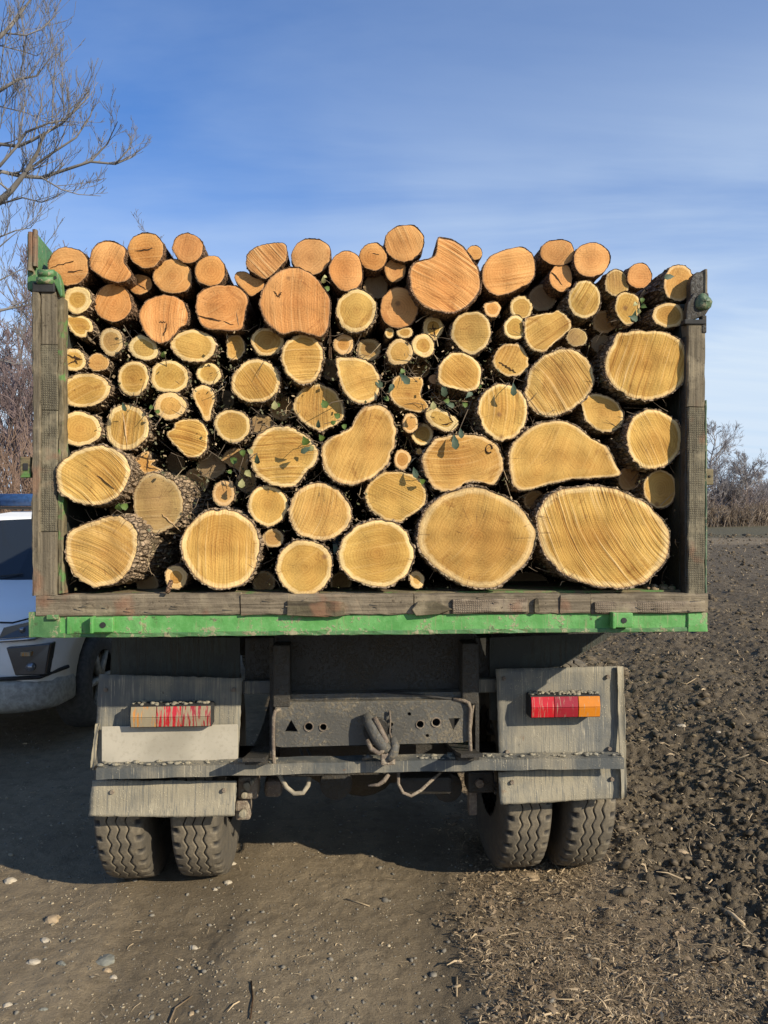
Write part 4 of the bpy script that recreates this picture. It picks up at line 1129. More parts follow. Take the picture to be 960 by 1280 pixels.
# lumps of dried mud lying on the bar
mb = Mb()
def lump(mb, c, r, sq=0.6, n1=5, n2=7):
    vs = []
    for i in range(n1+1):
        th = math.pi*i/n1
        for k in range(n2):
            q = 2*math.pi*k/n2; rr = r*(0.75+0.5*random.random())
            vs.append((c[0]+rr*math.sin(th)*math.cos(q)*1.4, c[1]+rr*math.sin(th)*math.sin(q), c[2]+rr*math.cos(th)*sq))
    mb.add(vs, [(i*n2+k, i*n2+(k+1) % n2, (i+1)*n2+(k+1) % n2, (i+1)*n2+k) for i in range(n1) for k in range(n2)])
for i in range(110):
    px = random.choice([random.uniform(300, 345), random.uniform(122, 300), random.uniform(520, 620), random.uniform(625, 778)])
    x = loc_at(px, 960, yb+0.03).x
    lump(mb, (x, yb + random.uniform(0.015, 0.06), zb + 0.008), random.uniform(0.004, 0.012))
tag(mb.build('dried_mud', M['mud_l'], bumper, True), kind='stuff')
# pale ledge pieces between bar and crossmember
Q('ledge_bracket', 346, 951, 366, 963.5, 0.47, 0.52, M['mud_l'], bevel=0.004)
Q('ledge_plate', 366, 959.5, 432, 963, 0.45, 0.52, M['mud_l'], bevel=0.003)
Q('ledge_plate', 504, 949, 560, 953.5, 0.47, 0.52, M['steel_g'], bevel=0.003)
Q('ledge_plate', 562, 947, 584, 951.5, 0.42, 0.50, M['mud_l'], bevel=0.003)
mb = Mb(); x0, x1, z0, z1 = rect(350, 935, 590, 960, 0.75); mb.box(x0, x1, 0.72, 0.76, z0-0.02, z1+0.02); mb.build('inner_beam', M['steel'], truck)
loop_bar([(375, 936, .60), (380, 950, .58), (386, 960, .56)], .6, 0.006, 'air_hose', M['steel_g'])
loop_bar([(384, 936, .60), (390, 950, .58), (397, 960, .56)], .6, 0.006, 'air_hose', M['steel_g'])

# tow hook
hook = Mb(); 
hp = [(457, 893, .40), (463, 905, .38), (472, 922, .36), (478, 932, .345), (486, 938, .34)]
hook.tube([(pp(a, b, y)[0], y, pp(a, b, y)[1]) for a, b, y in hp], [0.022, 0.026, 0.028, 0.026, 0.022], 10)
hook_o = hook.build('tow_hook', M['steel_g'], truck, True)
mb = Mb(); mb.tube([(pp(a, b, y)[0], y, pp(a, b, y)[1]) for a, b, y in [(468, 897, .37), (476, 912, .355), (483, 926, .345), (478, 936, .335)]], [0.011, 0.012, 0.012, 0.011], 8); mb.build('hook_arm', M['rust'], hook_o, True)
mb = Mb(); mb.tube([(pp(a, b, y)[0], y, pp(a, b, y)[1]) for a, b, y in [(491, 922, .35), (494, 932, .34), (492, 942, .335), (484, 950, .335)]], [0.014, 0.019, 0.022, 0.016], 10); mb.build('hook_jaw', M['steel_g'], hook_o, True)
mb = Mb(); mb.tube([(pp(a, b, y)[0], y, pp(a, b, y)[1]) for a, b, y in [(459, 925, .36), (464, 936, .34), (474, 942, .33), (482, 936, .33)]], [0.010, 0.011, 0.011, 0.009], 8); mb.build('hook_latch', M['rust'], hook_o, True)
mb = Mb()
x0, x1, z0, z1 = rect(476, 941, 494, 956, .335); mb.box(x0, x1, .325, .375, z0, z1); mb.build('hook_block', M['rust'], hook_o, bevel=0.006)
mb = Mb(); mb.tube([(pp(a, b, y)[0], y, pp(a, b, y)[1]) for a, b, y in [(453, 949, .38), (460, 946, .37), (466, 947, .37)]], [0.006, 0.012, 0.006], 8); mb.build('grease_cap', M['steel_g'], hook_o, True)
mb = Mb(); mb.tube([(pp(a, b, y)[0], y, pp(a, b, y)[1]) for a, b, y in [(486, 968, .42), (480, 976, .41), (473, 981, .40), (460, 982, .40)]], [0.008, 0.010, 0.008, 0.005], 8); mb.build('tow_pin', M['rust'], hook_o, True)
mb = Mb()
for a, b in ((488, 890), (491, 912), (487, 900)):
    x, z = pp(a, b); mb.tube([(x, YB-0.02, z), (x, YB-0.005, z)], 0.007, 6)
mb.build('bolt_heads', M['steel_g'], tb)
mb = Mb(); mb.tube([(pp(a, b, y)[0], y, pp(a, b, y)[1]) for a, b, y in [(487, 888, .41), (488, 900, .405), (487, 915, .405), (490, 925, .40)]], 0.004, 6); mb.build('safety_chain', M['rust'], hook_o, True)
# dark round cover around the hook
x, z = pp(470, 912, YB-0.01); mb = Mb(); mb.tube([(x, YB-0.022, z), (x, YB-0.007, z)], 0.055, 28); mb.build('hook_flange', M['steel'], hook_o, bevel=0.004)

# hanging hoses
loop_bar([(349, 968, .50), (358, 984, .48), (368, 992, .47), (379, 991, .47), (385, 982, .48), (387, 972, .50)], .5, 0.010, 'air_hose', M['hose'])
loop_bar([(498, 965, .47), (498, 980, .46), (504, 991, .45), (514, 995, .45), (526, 988, .46), (540, 975, .48), (550, 966, .52)], .5, 0.007, 'air_hose', M['rust'])

# --- axle, springs
AX = 0.5*(loc_at(130, 1060, 0.95).x + loc_at(755, 1050, 0.95).x)
YA = 1.05; RT = 0.505
mb = Mb(); mb.tube([(AX-0.8, YA, RT), (AX-0.25, YA, RT), (AX-0.18, YA, RT), (AX+0.18, YA, RT), (AX+0.25, YA, RT), (AX+0.8, YA, RT)], [0.07, 0.08, 0.12, 0.12, 0.08, 0.07], 18)
axle = mb.build('rear_axle', M['steel'], truck, True)
mb = Mb(); vs = []
for i in range(9):
    th = math.pi*i/8
    for k in range(20):
        q = 2*math.pi*k/20; vs.append((AX+0.02+0.20*math.sin(th)*math.cos(q), YA-0.20*math.cos(th)*0.9, RT+0.02+0.20*math.sin(th)*math.sin(q)))
mb.add(vs, [(i*20+k, i*20+(k+1) % 20, (i+1)*20+(k+1) % 20, (i+1)*20+k) for i in range(8) for k in range(20)])
mb.build('differential', M['steel'], axle, True)
for s_ in (-1, 1):
    for j in range(7):
        mb = Mb(); n = 12; x_ = AX + s_*0.44; L = 0.78 - j*0.085
        vs = []
        for i in range(n+1):
            t = -1 + 2*i/n; y_ = YA + t*L; zz = 0.66 + 0.0*j + 0.10*(t*L/0.78)**2 - j*0.019
            vs += [(x_-0.045, y_, zz-0.008), (x_+0.045, y_, zz-0.008), (x_+0.045, y_, zz+0.008), (x_-0.045, y_, zz+0.008)]
        mb.add(vs, [(i*4+k, i*4+(k+1) % 4, i*4+4+(k+1) % 4, i*4+4+k) for i in range(n) for k in range(4)] + [(0, 1, 2, 3), (n*4+3, n*4+2, n*4+1, n*4)])
        mb.build('spring_leaf', M['steel'], axle)
# spring hanger castings with bolts, right behind the guards' inner edge
for pts_, in (([(305, 975), (316, 976), (322, 985), (314, 997), (306, 1000)],),):
    pass
def caster(px, py, r, y0, y1, mat, name, parent=truck, n=14):
    x, z = pp(px, py, y0); mb = Mb(); mb.tube([(x, y0, z), (x, y1, z)], [r*0.8, r] if False else r, n)
    return mb.build(name, mat, parent, True, bevel=0.003)
hg = Q('spring_hanger', 297, 972, 322, 1000, 0.60, 0.72, M['rust'], bevel=0.012)
for a, b, r in ((308, 983, 0.016), (305, 995, 0.014), (303, 1018, 0.017), (315, 978, 0.010)):
    caster(a, b, r, 0.575, 0.60, M['mud_l'], 'hanger_bolt', hg)
Q('spring_shackle', 294, 1000, 313, 1026, 0.62, 0.70, M['rust'], hg, bevel=0.012)
hg2 = Q('spring_hanger', 585, 965, 618, 992, 0.66, 0.78, M['steel'], bevel=0.012)
caster(600, 980, 0.02, 0.64, 0.66, M['rust'], 'hanger_bolt', hg2)
Q('shock_absorber', 586, 985, 597, 1020, 0.75, 0.80, M['rust'], hg2, bevel=0.01)
Q('brake_chamber', 330, 976, 352, 998, 0.72, 0.85, M['rust'], bevel=0.02)
caster(560, 985, 0.07, 0.80, 0.95, M['steel'], 'air_tank')
caster(420, 980, 0.075, 0.72, 0.90, M['steel'], 'air_tank')
mb = Mb(); x, z = pp(530, 978, 0.7); mb.box(x-0.12, x+0.12, 0.62, 0.70, z-0.03, z+0.05); mb.build('anti_roll_mount', M['steel'], truck, bevel=0.015)

# --- mud guards: bent steel sheets, leaning a little towards the viewer at the bottom
def guard(corners, yt, ybm, name, mat):
    """corners px: tl, tr, br, bl; a wavy sheet 6 mm thick"""
    tl, tr, br, bl = corners
    nx, nz = 26, 16; vs = []
    ph = random.uniform(0, 6)
    for side in (0, 1):
        for j in range(nz+1):
            v = j/nz; y = yt + (ybm-yt)*v
            for i in range(nx+1):
                u = i/nx
                ax_ = tl[0]+(tr[0]-tl[0])*u; ay_ = tl[1]+(tr[1]-tl[1])*u
                bx_ = bl[0]+(br[0]-bl[0])*u; by_ = bl[1]+(br[1]-bl[1])*u
                q = loc_at(ax_+(bx_-ax_)*v, ay_+(by_-ay_)*v, y)
                wob = 0.004*math.sin(u*5+ph)*v + 0.003*math.sin(v*7+u*3+ph)
                e = random.gauss(0, 0.0012) if (i in (0, nx) or j in (0, nz)) else 0
                vs.append((q.x+e, y + wob + side*0.006, q.z+e))
    W_ = nx+1; o = W_*(nz+1); fs = []
    for j in range(nz):
        for i in range(nx):
            a = j*W_+i; fs.append((a, a+W_, a+W_+1, a+1)); fs.append((o+a, o+a+1, o+a+W_+1, o+a+W_))
    for i in range(nx):
        fs.append((i, i+1, o+i+1, o+i)); a = nz*W_+i; fs.append((a+1, a, o+a, o+a+1))
    for j in range(nz):
        a = j*W_; fs.append((a+W_, a, o+a, o+a+W_)); a = j*W_+nx; fs.append((a, a+W_, o+a+W_, o+a))
    mb = Mb(); mb.add(vs, fs); return mb.build(name, mat, truck, True)
g1 = guard([(124.5, 843), (303, 848), (297, 962), (116, 962)], 0.505, 0.485, 'mud_guard', M['mud'])
g2 = guard([(620, 836), (771, 833), (775, 945), (624, 952)], 0.505, 0.485, 'mud_guard', M['mud'])
f1 = guard([(115.5, 976), (296, 976), (293, 1020), (110, 1021)], 0.475, 0.455, 'mud_flap', M['mud_l'])
f2 = guard([(623, 965), (778, 957), (779, 999), (625, 1005)], 0.475, 0.455, 'mud_flap', M['mud_l'])
for o_ in (f1, f2): o_['label'] = 'lower mud flap caked in pale mud'
# bent outer edge strip of the right guard, thin fold on the left one
gs = guard([(771.5, 833), (779.5, 833.5), (784, 997), (776, 998)], 0.490, 0.440, 'guard_edge_strip', M['mud_l'])
gs2 = guard([(119, 905), (124, 905), (117.5, 962), (112.5, 962)], 0.48, 0.462, 'guard_edge_strip', M['mud_l'])
# dark sheets put in for dim wheel arches, right one cut to the shadow
def sheet(pts, y, name, mat):
    mb = Mb(); mb.prism_y([pp(a, b, y) for a, b in pts][::-1], y, y+0.012); return mb.build(name, mat, truck)
sheet([(612, 797), (770, 791), (700, 834), (700, 900), (612, 900)], 0.60, 'wheel_arch_sheet', M['wall'])
sheet([(140, 797), (300, 797), (300, 900), (140, 900), (136, 870)], 0.62, 'wheel_arch_sheet', M['wall'])
mb = Mb(); x, z = pp(604, 808, 0.4); mb.prism_y([(x-0.012, z+0.035), (x+0.012, z+0.035), (x+0.010, z-0.04), (x, z-0.015)], 0.40, 0.41)
mb.build('torn_tag', M['hose'], truck)

# fixings
for px, py, y in ((132, 862, .497), (292, 862, .497), (128, 950, .48), (630, 848, .497), (760, 846, .497), (634, 940, .48), (762, 936, .48), (140, 990, .462), (280, 988, .462), (640, 978, .462), (765, 974, .462)):
    q = loc_at(px, py, y); mb = Mb(); mb.tube([(q.x, y-0.006, q.z), (q.x, y+0.006, q.z)], 0.0095, 6); mb.build('bolt', M['rust'], truck, bevel=0.0015)
# --- tail lights
def tail_light(px0, py0, px1, py1, cuts, mats, y0, y1, lab):
    x0, x1, z0, z1 = rect(px0, py0, px1, py1, y0)
    mb = Mb(); mb.box(x0-0.004, x1+0.004, y0+0.012, y1, z0-0.004, z1+0.004)
    h = mb.build('tail_light', M['black'], truck, bevel=0.005)
    h['label'] = lab
    xs = [x0 + (x1-x0)*c for c in cuts]
    for i, mt in enumerate(mats):
        for (za, zb2) in ((z0, z0+(z1-z0)*0.48), (z0+(z1-z0)*0.50, z1)):
            mb = Mb(); a, b = xs[i]+0.0012, xs[i+1]-0.0012
            vs = []
            zc = za < z0+0.001
            # the two lens rows meet in a shallow ridge
            ya, yb2 = (y0+0.007, y0) if zc else (y0, y0+0.010)
            vs = [(a, ya, za), (b, ya, za), (b, yb2, zb2), (a, yb2, zb2), (a, y0+0.02, za), (b, y0+0.02, za), (b, y0+0.02, zb2), (a, y0+0.02, zb2)]
            mb.add(vs, [(0,1,2,3),(4,7,6,5),(0,4,5,1),(1,5,6,2),(2,6,7,3),(3,7,4,0)])
            mb.build('lens', mt, h, bevel=0.0015)
    return h, (x0, x1, z0, z1)
tl_r, rr_ = tail_light(664.5, 871.5, 751, 897, (0, 0.335, 0.68, 1), (M['red'], M['red2'], M['amber']), 0.41, 0.495, 'clean rear light, red and amber, on the right guard')
tl_l, rl_ = tail_light(162.5, 884, 263, 909, (0, 0.32, 0.64, 1), (M['amber_m'], M['red_m'], M['red2_m']), 0.41, 0.495, 'mud-streaked rear light above the number plate')
for h, (x0, x1, z0, z1), n in ((tl_r, rr_, 60), (tl_l, rl_, 34)):
    mb = Mb()
    for i in range(n):
        lump(mb, (random.uniform(x0, x1), random.uniform(0.425, 0.485), z1+0.008), random.uniform(0.004, 0.009), 0.7)
    tag(mb.build('dried_mud', M['mud_l'], h, True), kind='stuff')
Q('number_plate', 127, 907, 297, 963, 0.462, 0.468, M['plate'], bevel=0.002)

# --- wheels: twin tyres with zigzag tread
def tyre_mesh():
    NA = 480; NP = 40
    cols = []   # (axial, radius offset, zig weight, groove flag)
    hw = 0.088
    g = [-0.040, 0.0, 0.040]
    def ribs():
        out = [(-hw, 0, 0)]
        for gg in g:
            out += [(gg-0.0030, 0, 1), (gg-0.0020, -0.012, 1), (gg+0.0020, -0.012, 1), (gg+0.0030, 0, 1)]
        out.append((hw, 0, 0)); return out
    base = ribs()
    full = []
    for i, c in enumerate(base):
        full.append(c)
        if i+1 < len(base):
            n = base[i+1]
            if n[0]-c[0] > 0.02:
                for k in range(1, 5):
                    t = k/5; full.append((c[0]+(n[0]-c[0])*t, 0, c[2]+(n[2]-c[2])*t))
    side = [(0.099, -0.010), (0.107, -0.03), (0.115, -0.07), (0.117, -0.12), (0.11, -0.17), (0.103, -0.21), (0.10, -0.235)]
    prof = [(-a, b, 0, 's') for a, b in side[::-1]] + [(a, b, c, 't') for a, b, c in full] + [(a, b, 0, 's') for a, b in side]
    V = []; G = []
    for i in range(NA):
        th = 2*math.pi*i/NA
        ph = (i*NP/NA) % 1.0
        zig = (abs(ph-0.5)*4-1)*0.0085
        zig = max(-0.0078, min(0.0078, zig*1.15))
        for a, dr, wgt, kind in prof:
            gr = 1.0 if dr < -0.005 and kind == 't' else (0.0 if kind == 't' else 0.55)  # sidewalls darkened in colour for the shade beside the guards
            r = RT + dr
            if kind == 't':
                r -= 0.006*(a/hw)**2
                # lateral lugs on the shoulders and short sipes on the ribs
                if abs(a) > 0.070 and ph < 0.30: r -= 0.013; gr = 1.0
            if kind == 's' and abs(abs(a)-0.099) < 0.002 and ph < 0.30: r -= 0.012; gr = 0.8
            V.append((a+zig*wgt*0.85, -math.cos(th)*r, math.sin(th)*r)); G.append((gr, 0, 0))
    P = len(prof)
    Fc = [(i*P+j, i*P+j+1, ((i+1) % NA)*P+j+1, ((i+1) % NA)*P+j) for i in range(NA) for j in range(P-1)]
    me = np_mesh('tyre', V, Fc, False)
    vattr(me, 'groove', G)
    me.materials.append(M['tyre'])
    return me
def rim_mesh():
    mb = Mb(); prof = [(-0.10, 0.275), (-0.085, 0.255), (-0.06, 0.25), (0.02, 0.245), (0.04, 0.19), (0.03, 0.13), (0.06, 0.11), (0.06, 0.0)]
    n = 36; vs = []
    for i in range(n):
        q = 2*math.pi*i/n
        for a, r in prof: vs.append((a, r*math.cos(q), r*math.sin(q)))
    P = len(prof); mb.add(vs, [(i*P+j, i*P+j+1, ((i+1) % n)*P+j+1, ((i+1) % n)*P+j) for i in range(n) for j in range(P-1)])
    for i in range(10):
        q = 2*math.pi*i/10; mb.tube([(0.03, 0.16*math.cos(q), 0.16*math.sin(q)), (0.07, 0.16*math.cos(q), 0.16*math.sin(q))], 0.012, 6)
    me = bpy.data.meshes.new('rim'); me.from_pydata(mb.v, [], mb.f); me.materials.append(M['rim']); return me
TY = tyre_mesh(); RM = rim_mesh()
def wheel(x, y, flip, rot):
    w_ = bpy.data.objects.new('wheel', None); C.objects.link(w_); w_.parent = truck; w_.location = (x, y, RT-0.012)
    t = bpy.data.objects.new('tyre', TY); C.objects.link(t); t.parent = w_; t.rotation_euler = (rot, 0, math.pi if flip else 0)
    r = bpy.data.objects.new('rim', RM); C.objects.link(r); r.parent = w_; r.rotation_euler = (0, 0, math.pi if flip else 0)
xw = [loc_at(158, 1060, 0.70).x, loc_at(250, 1060, 0.70).x, loc_at(653, 1045, 0.70).x, loc_at(730, 1045, 0.70).x]
print('wheel x', xw, 'axle', AX)
for i, x in enumerate(xw): wheel(x, YA, i % 2 == 0, 0.13*i)
for x in (xw[0]+0.03, xw[3]-0.03): wheel(x, 5.9, x < 0, 0.3)

# --- cab in front of the bed (hidden by the load from here)
mb = Mb(); mb.prism_x([(BED_L+0.25, 0.75), (BED_L+0.25, 2.35), (BED_L+0.5, 2.5), (BED_L+1.5, 2.5), (BED_L+1.85, 1.75), (BED_L+1.95, 1.6), (BED_L+1.95, 0.6), (BED_L+0.9, 0.6)], xc-1.12, xc+1.12)
cab = mb.build('cab', M['green'], truck, bevel=0.05)
for s_ in (-1, 1):
    mb = Mb(); xo = xc + s_*1.122; mb.prism_x([(BED_L+0.75, 1.65), (BED_L+0.75, 2.3), (BED_L+1.42, 2.3), (BED_L+1.68, 1.65)], min(xo, xo+s_*0.01), max(xo, xo+s_*0.01)); mb.build('side_window', M['black'], cab)
mb = Mb(); mb.box(xc-0.8, xc+0.8, BED_L+0.242, BED_L+0.249, 1.75, 2.2); mb.build('rear_window', M['black'], cab)

# ================================================================== LOGS
TILE = {'A': (30, 270, 4.3636), 'B': (240, 270, 4.3636), 'C': (450, 270, 4.3636), 'D': (660, 270, 4.0),
        'A2': (30, 450, 4.3636), 'B2': (240, 450, 4.3636), 'C2': (450, 450, 4.3636), 'D2': (660, 450, 4.0),
        'A3': (30, 600, 4.3636), 'B3': (240, 600, 4.3636), 'C3': (450, 600, 4.3636), 'D3': (660, 580, 4.0)}
def PX(tile, *pts):
    ox, oy, s_ = TILE[tile]; return [(ox + a/s_, oy + b/s_) for a, b in pts]

# x, y, rx, ry, rot, tone(0 yellow..1 orange), grey, saw angle, saw amount, depth, label, options
LOGS = [
 # ---- top row, left to right
 (85.7,332.5,25,23.5,0, 1.0,0.1, 10,0.35,0.03,'round orange log at the left end of the top row, touching the raised green board',{'cracks':[((63,335),(92,326)),((70,342),(104,338))]}),
 (139,326.5,26.5,25.5,-20, 0.95,0, 60,0.5,0.02,'orange log in the top row with a flattened right side, second from the left end',{'poly':PX('A',(360,240),(375,185),(415,150),(470,138),(520,155),(555,190),(545,245),(570,290),(585,320),(560,350),(510,358),(450,345),(395,310),(365,280))}),
 (182.4,312.4,21.5,22,0, 0.85,0, 5,0.3,0.04,'small orange log sticking up from the top row, third from the left end',{'cracks':[((168,315),(196,309))]}),
 (235,310,18.5,18.2,0, 0.95,0.15, 80,0.2,0.06,'small orange log, fourth from the left end of the top row',{}),
 (216,345.5,24.3,21.3,-8, 0.8,0.1, 50,0.25,0.07,'tan round log right below the third and fourth logs of the top row',{}),
 (175,355.3,15,12.2,0, 0.85,0.1, 30,0.4,0.10,'very small orange log wedged beneath the third log of the top row',{'cracks':[((166,352),(184,362))]}),
 (141.5,378.5,23.2,22.8,0, 0.9,0, 65,0.35,0.07,'round orange log at the upper left, below the second log of the top row',{}),
 (97,374.7,17.3,17.3,0, 0.0,0, 0,0.1,0.03,'small pale log with a yellow heart beside the left post, topmost along that post',{'sap':0.42}),
 (100,407.5,18,14,0, 0.05,0, 0,0.2,0.04,'pear-shaped yellow log beside the left post with a notch in its lower right',{'poly':PX('A',(222,550),(255,540),(320,545),(360,565),(378,605),(365,632),(345,632),(340,655),(310,662),(275,645),(245,605)),'sap':0.25}),
 (204.5,398,31,28.5,0, 1.0,0, 88,0.7,0.03,'large orange log with a short upright crack near its lower edge, left upper stack',{'cracks':[((205,420),(209,403)),((199,403),(209,403))],'poly':PX('A',(628,540),(645,490),(690,452),(760,432),(830,445),(880,480),(898,540),(885,590),(850,610),(830,640),(790,680),(740,692),(690,665),(650,610))}),
 (139,427,14.7,17,10, 0.1,0.35, 0,0.0,0.05,'small log with a dark brown centre and mossy bark, under the round orange log',{'sap':0.3}),
 (179.5,435,19.5,14.5,-22, 0.0,0.15, 0,0.1,0.05,'small oval yellow log with dark centre, just below the large cracked orange log',{'sap':0.3}),
 (242,432,28,20,-8, 0.05,0, 170,0.3,0.05,'wide oval yellow log, below and right of the large cracked orange log',{'sap':0.2}),
 (92,450,16,14,0, 0.1,0, 0,0.1,0.03,'small pale log beside the left post with dark cracks across it',{'cracks':[((82,444),(103,449)),((84,456),(100,448)),((93,444),(97,455))],'sap':0.3}),
 (123,453,13.3,11.3,0, 0.45,0.1, 0,0.1,0.06,'little brownish log right of the cracked pale log by the left post',{}),
 (107,487.8,31,21,10, 0.05,0, 25,0.5,0.03,'wide yellow log by the left post with a rotten notch in its left edge',{'cracks':[((78,493),(90,490)),((82,497),(94,487))],'sap':0.2}),
 (166.8,473,20,21,-20, 0.0,0, 0,0.15,0.05,'bright yellow log, first to the right of the one with the rotten notch',{'sap':0.2}),
 (212,470.6,23.5,21,-8, 0.0,0, 40,0.2,0.06,'yellow round log in the left middle, with a thin dark notch at its upper right',{'sap':0.22}),
 (213,507.3,20,16.5,0, 0.15,0, 60,0.15,0.05,'small brown-hearted log with a wide pale ring, under the notched yellow round log',{'sap':0.36}),
 (100,536,26.5,21,0, 0.0,0, 60,0.2,0.03,'yellow oval log beside the left post, resting on the largest log there',{'sap':0.22}),
 (158.8,534,27.7,28.7,0, 0.1,0.05, 80,0.65,0.05,'brown-hearted round log with a cut line down its middle, leaf at its top',{'cracks':[((154,516),(159,556))],'crackcol':1,'sap':0.22}),
 (234,547.4,26,24,-15, 0.0,0, -17,1.0,0.06,'yellow log scored with heavy slanting saw ridges, in the left centre',{'poly':PX('A2',(780,400),(820,370),(825,340),(880,320),(960,330),(1000,390),(1000,430),(990,490),(950,525),(890,530),(860,500),(800,440)),'sap':0.1}),
 (187,579.5,18,12.5,0, 0.3,0, 0,0.1,0.10,'small split log with a splintered bright orange break',{'cracks':[((172,570),(190,574)),((180,583),(196,588)),((186,568),(184,590))],'poly':PX('A2',(600,550),(640,510),(680,500),(690,540),(720,545),(700,570),(750,600),(720,620),(660,625),(620,590)),'sap':0.3}),
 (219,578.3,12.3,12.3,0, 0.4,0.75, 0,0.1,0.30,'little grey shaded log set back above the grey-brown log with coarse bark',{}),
 (116.6,594.4,48,37,14, 0.1,0, -38,0.85,-0.045,'large oval yellow log pushing out over the left post, the biggest of the left side',{'cracks':[((106,581),(143,612))],'sap':0.13}),
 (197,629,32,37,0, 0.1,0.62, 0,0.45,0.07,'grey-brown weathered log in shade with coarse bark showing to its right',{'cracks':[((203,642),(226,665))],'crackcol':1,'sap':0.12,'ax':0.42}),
 (127.5,689.5,47,46,0, 0.15,0.12, -30,0.6,-0.03,'large log in the bottom left corner of the bed, rough bark on its right',{'poly':PX('A3',(222,350),(235,300),(270,262),(340,235),(440,205),(500,192),(560,215),(610,260),(628,330),(620,400),(590,470),(540,540),(470,575),(390,588),(320,565),(260,510),(228,440)),'sap':0.14,'ax':0.22}),
 (277,685.5,48,50.5,0, 0.05,0, 86,0.7,-0.01,'tall round log with fine upright saw marks, second from left in the bottom row',{'sap':0.12}),
 (220,721.5,14,14.5,0, 0.25,0, 0,0.0,0.02,'tiny orange-cored stub on the bed edge between the two leftmost bottom logs',{'sap':0.45,'len':0.6}),
 (263,338.7,18.5,18,0, 0.85,0, 60,0.25,0.05,'small round orange log, right of and below the fourth log of the top row',{}),
 (276.5,383.4,33,27,0, 1.0,0, 30,0.35,0.03,'boxy orange log with a long crack cutting off its lower edge',{'cracks':[((247,394),(290,405)),((262,398),(292,406))],'poly':PX('B',(22,480),(40,420),(100,385),(180,378),(240,382),(290,425),(305,470),(290,520),(285,570),(265,618),(190,622),(100,615),(50,585),(30,535))}),
 (311.5,354,18,14,-22, 0.8,0, 30,0.2,0.08,'small orange log with a flat lower left side, wedged under the splintered orange log',{'poly':PX('B',(235,340),(245,310),(290,303),(330,330),(385,355),(388,390),(355,420),(320,435),(290,410),(260,380))}),
 (333,326,26,22,0, 0.85,0.15, -50,0.9,0.05,'splintered orange log in the top row with pale fan-shaped ridges at its upper right',{'poly':PX('B',(298,250),(305,210),(350,172),(420,150),(480,148),(510,165),(518,230),(490,265),(470,290),(430,325),(395,340),(340,310),(305,280))}),
 (389,320.5,24,23,0, 0.85,0.22, 40,0.25,0.06,'darker tan round log in the top row, right of the splintered one',{}),
 (369,377,43.5,43,0, 1.0,0, 89,0.4,-0.02,'largest orange log, nearly heart-shaped, left of the middle under the darker tan log',{'cracks':[((342,364),(350,372)),((374,417),(379,410)),((347,372),(352,365))],'poly':PX('B',(370,480),(380,420),(410,360),(460,310),(530,280),(590,285),(660,325),(710,380),(745,440),(752,500),(750,560),(735,620),(700,658),(650,645),(560,630),(490,640),(430,600),(390,545))}),
 (433,338.7,21,24,10, 0.95,0, 0,0.05,0.03,'smooth plain orange log, upright oval, right of the darker tan log in the top row',{}),
 (445.5,388,25,26,0, 0.0,0.08, 60,0.25,0.03,'yellow round log with a pale ring directly below the smooth plain orange log',{'sap':0.18}),
 (295,434,12.5,16,0, 0.2,0.05, 0,0.1,0.09,'small broken yellow log, half in shade, below the boxy orange log',{'poly':PX('B',(187,680),(215,655),(255,650),(285,690),(285,740),(250,780),(200,775),(190,730))}),
 (334,427,20,17.3,0, 0.05,0.05, 60,0.2,0.04,'small yellow log tucked under the left of the largest orange log',{'sap':0.2}),
 (378.3,448.3,26,31,-4, 0.1,0, 4,0.55,0.01,'upright oval yellow log right below the largest orange log',{'sap':0.14}),
 (261,467,15.5,13.5,-15, 0.0,0.1, 0,0.0,0.09,'small pale yellow log with moss on its left, left of the centre stack',{'sap':0.3}),
 (319.7,476.6,30.5,27,0, 0.05,0, -55,0.5,0.03,'round yellow log with a pale ring and slanting saw marks, left of the centre',{'sap':0.16}),
 (429.5,430.5,12.7,12.6,0, 0.35,0, 0,0.0,0.06,'very small pale log with an orange core beneath the yellow round log',{'sap':0.45}),
 (447.5,475.7,27,28,0, 0.05,0, 20,0.35,0.02,'yellow log with an angular flat left side, in the middle of the stack',{'poly':PX('B2',(787,5),(800,-10),(850,-12),(920,-10),(985,20),(1010,60),(1025,110),(1023,170),(1000,210),(950,235),(890,225),(840,185),(810,130),(795,70)),'sap':0.14}),
 (461,437,14.5,14,0, 0.15,0.45, 0,0.4,0.12,'crumbled dark log end with a rotten centre beside the very small pale log',{'sap':0.3}),
 (254.5,504,13.5,22,0, 0.3,0, 80,0.2,0.05,'narrow teardrop log pointing down, left of the centre',{'poly':PX('B2',(5,195),(15,160),(50,140),(90,145),(120,180),(122,230),(105,280),(95,325),(70,330),(50,290),(20,240)),'sap':0.25}),
 (290.6,532,22.5,20.5,-10, 0.1,0, 0,0.05,0.04,'smooth bright yellow log with a pale ring below the teardrop log',{'sap':0.2}),
 (398.5,509,31.5,29,0, 0.1,0.08, 88,0.5,0.07,'log with a leaf and its shadow on its face, bark overhanging its upper right',{'poly':PX('B2',(553,270),(562,210),(600,160),(655,135),(720,140),(780,175),(815,230),(832,300),(800,345),(740,375),(700,387),(640,360),(590,325)),'sap':0.12}),
 (354,571,42,39,0, 0.05,0, 2,0.9,0.00,'large yellow log with level saw ridges and ivy leaves at its right edge',{'poly':PX('B2',(312,500),(330,450),(370,400),(440,362),(520,358),(600,390),(655,440),(690,500),(672,565),(630,610),(590,665),(530,697),(460,692),(390,655),(335,600)),'sap':0.12}),
 (264,582,17,16,0, 0.05,0.85, 10,0.4,0.16,'small grey-green weathered log, right of the small split log',{}),
 (294,573,16,15,0, 0.3,0.6, 0,0.3,0.14,'broken chunk of bark and wood between the small grey-green log and the large ivy log',{'poly':PX('B2',(165,540),(200,495),(250,480),(300,510),(305,560),(290,635),(250,600),(200,575))}),
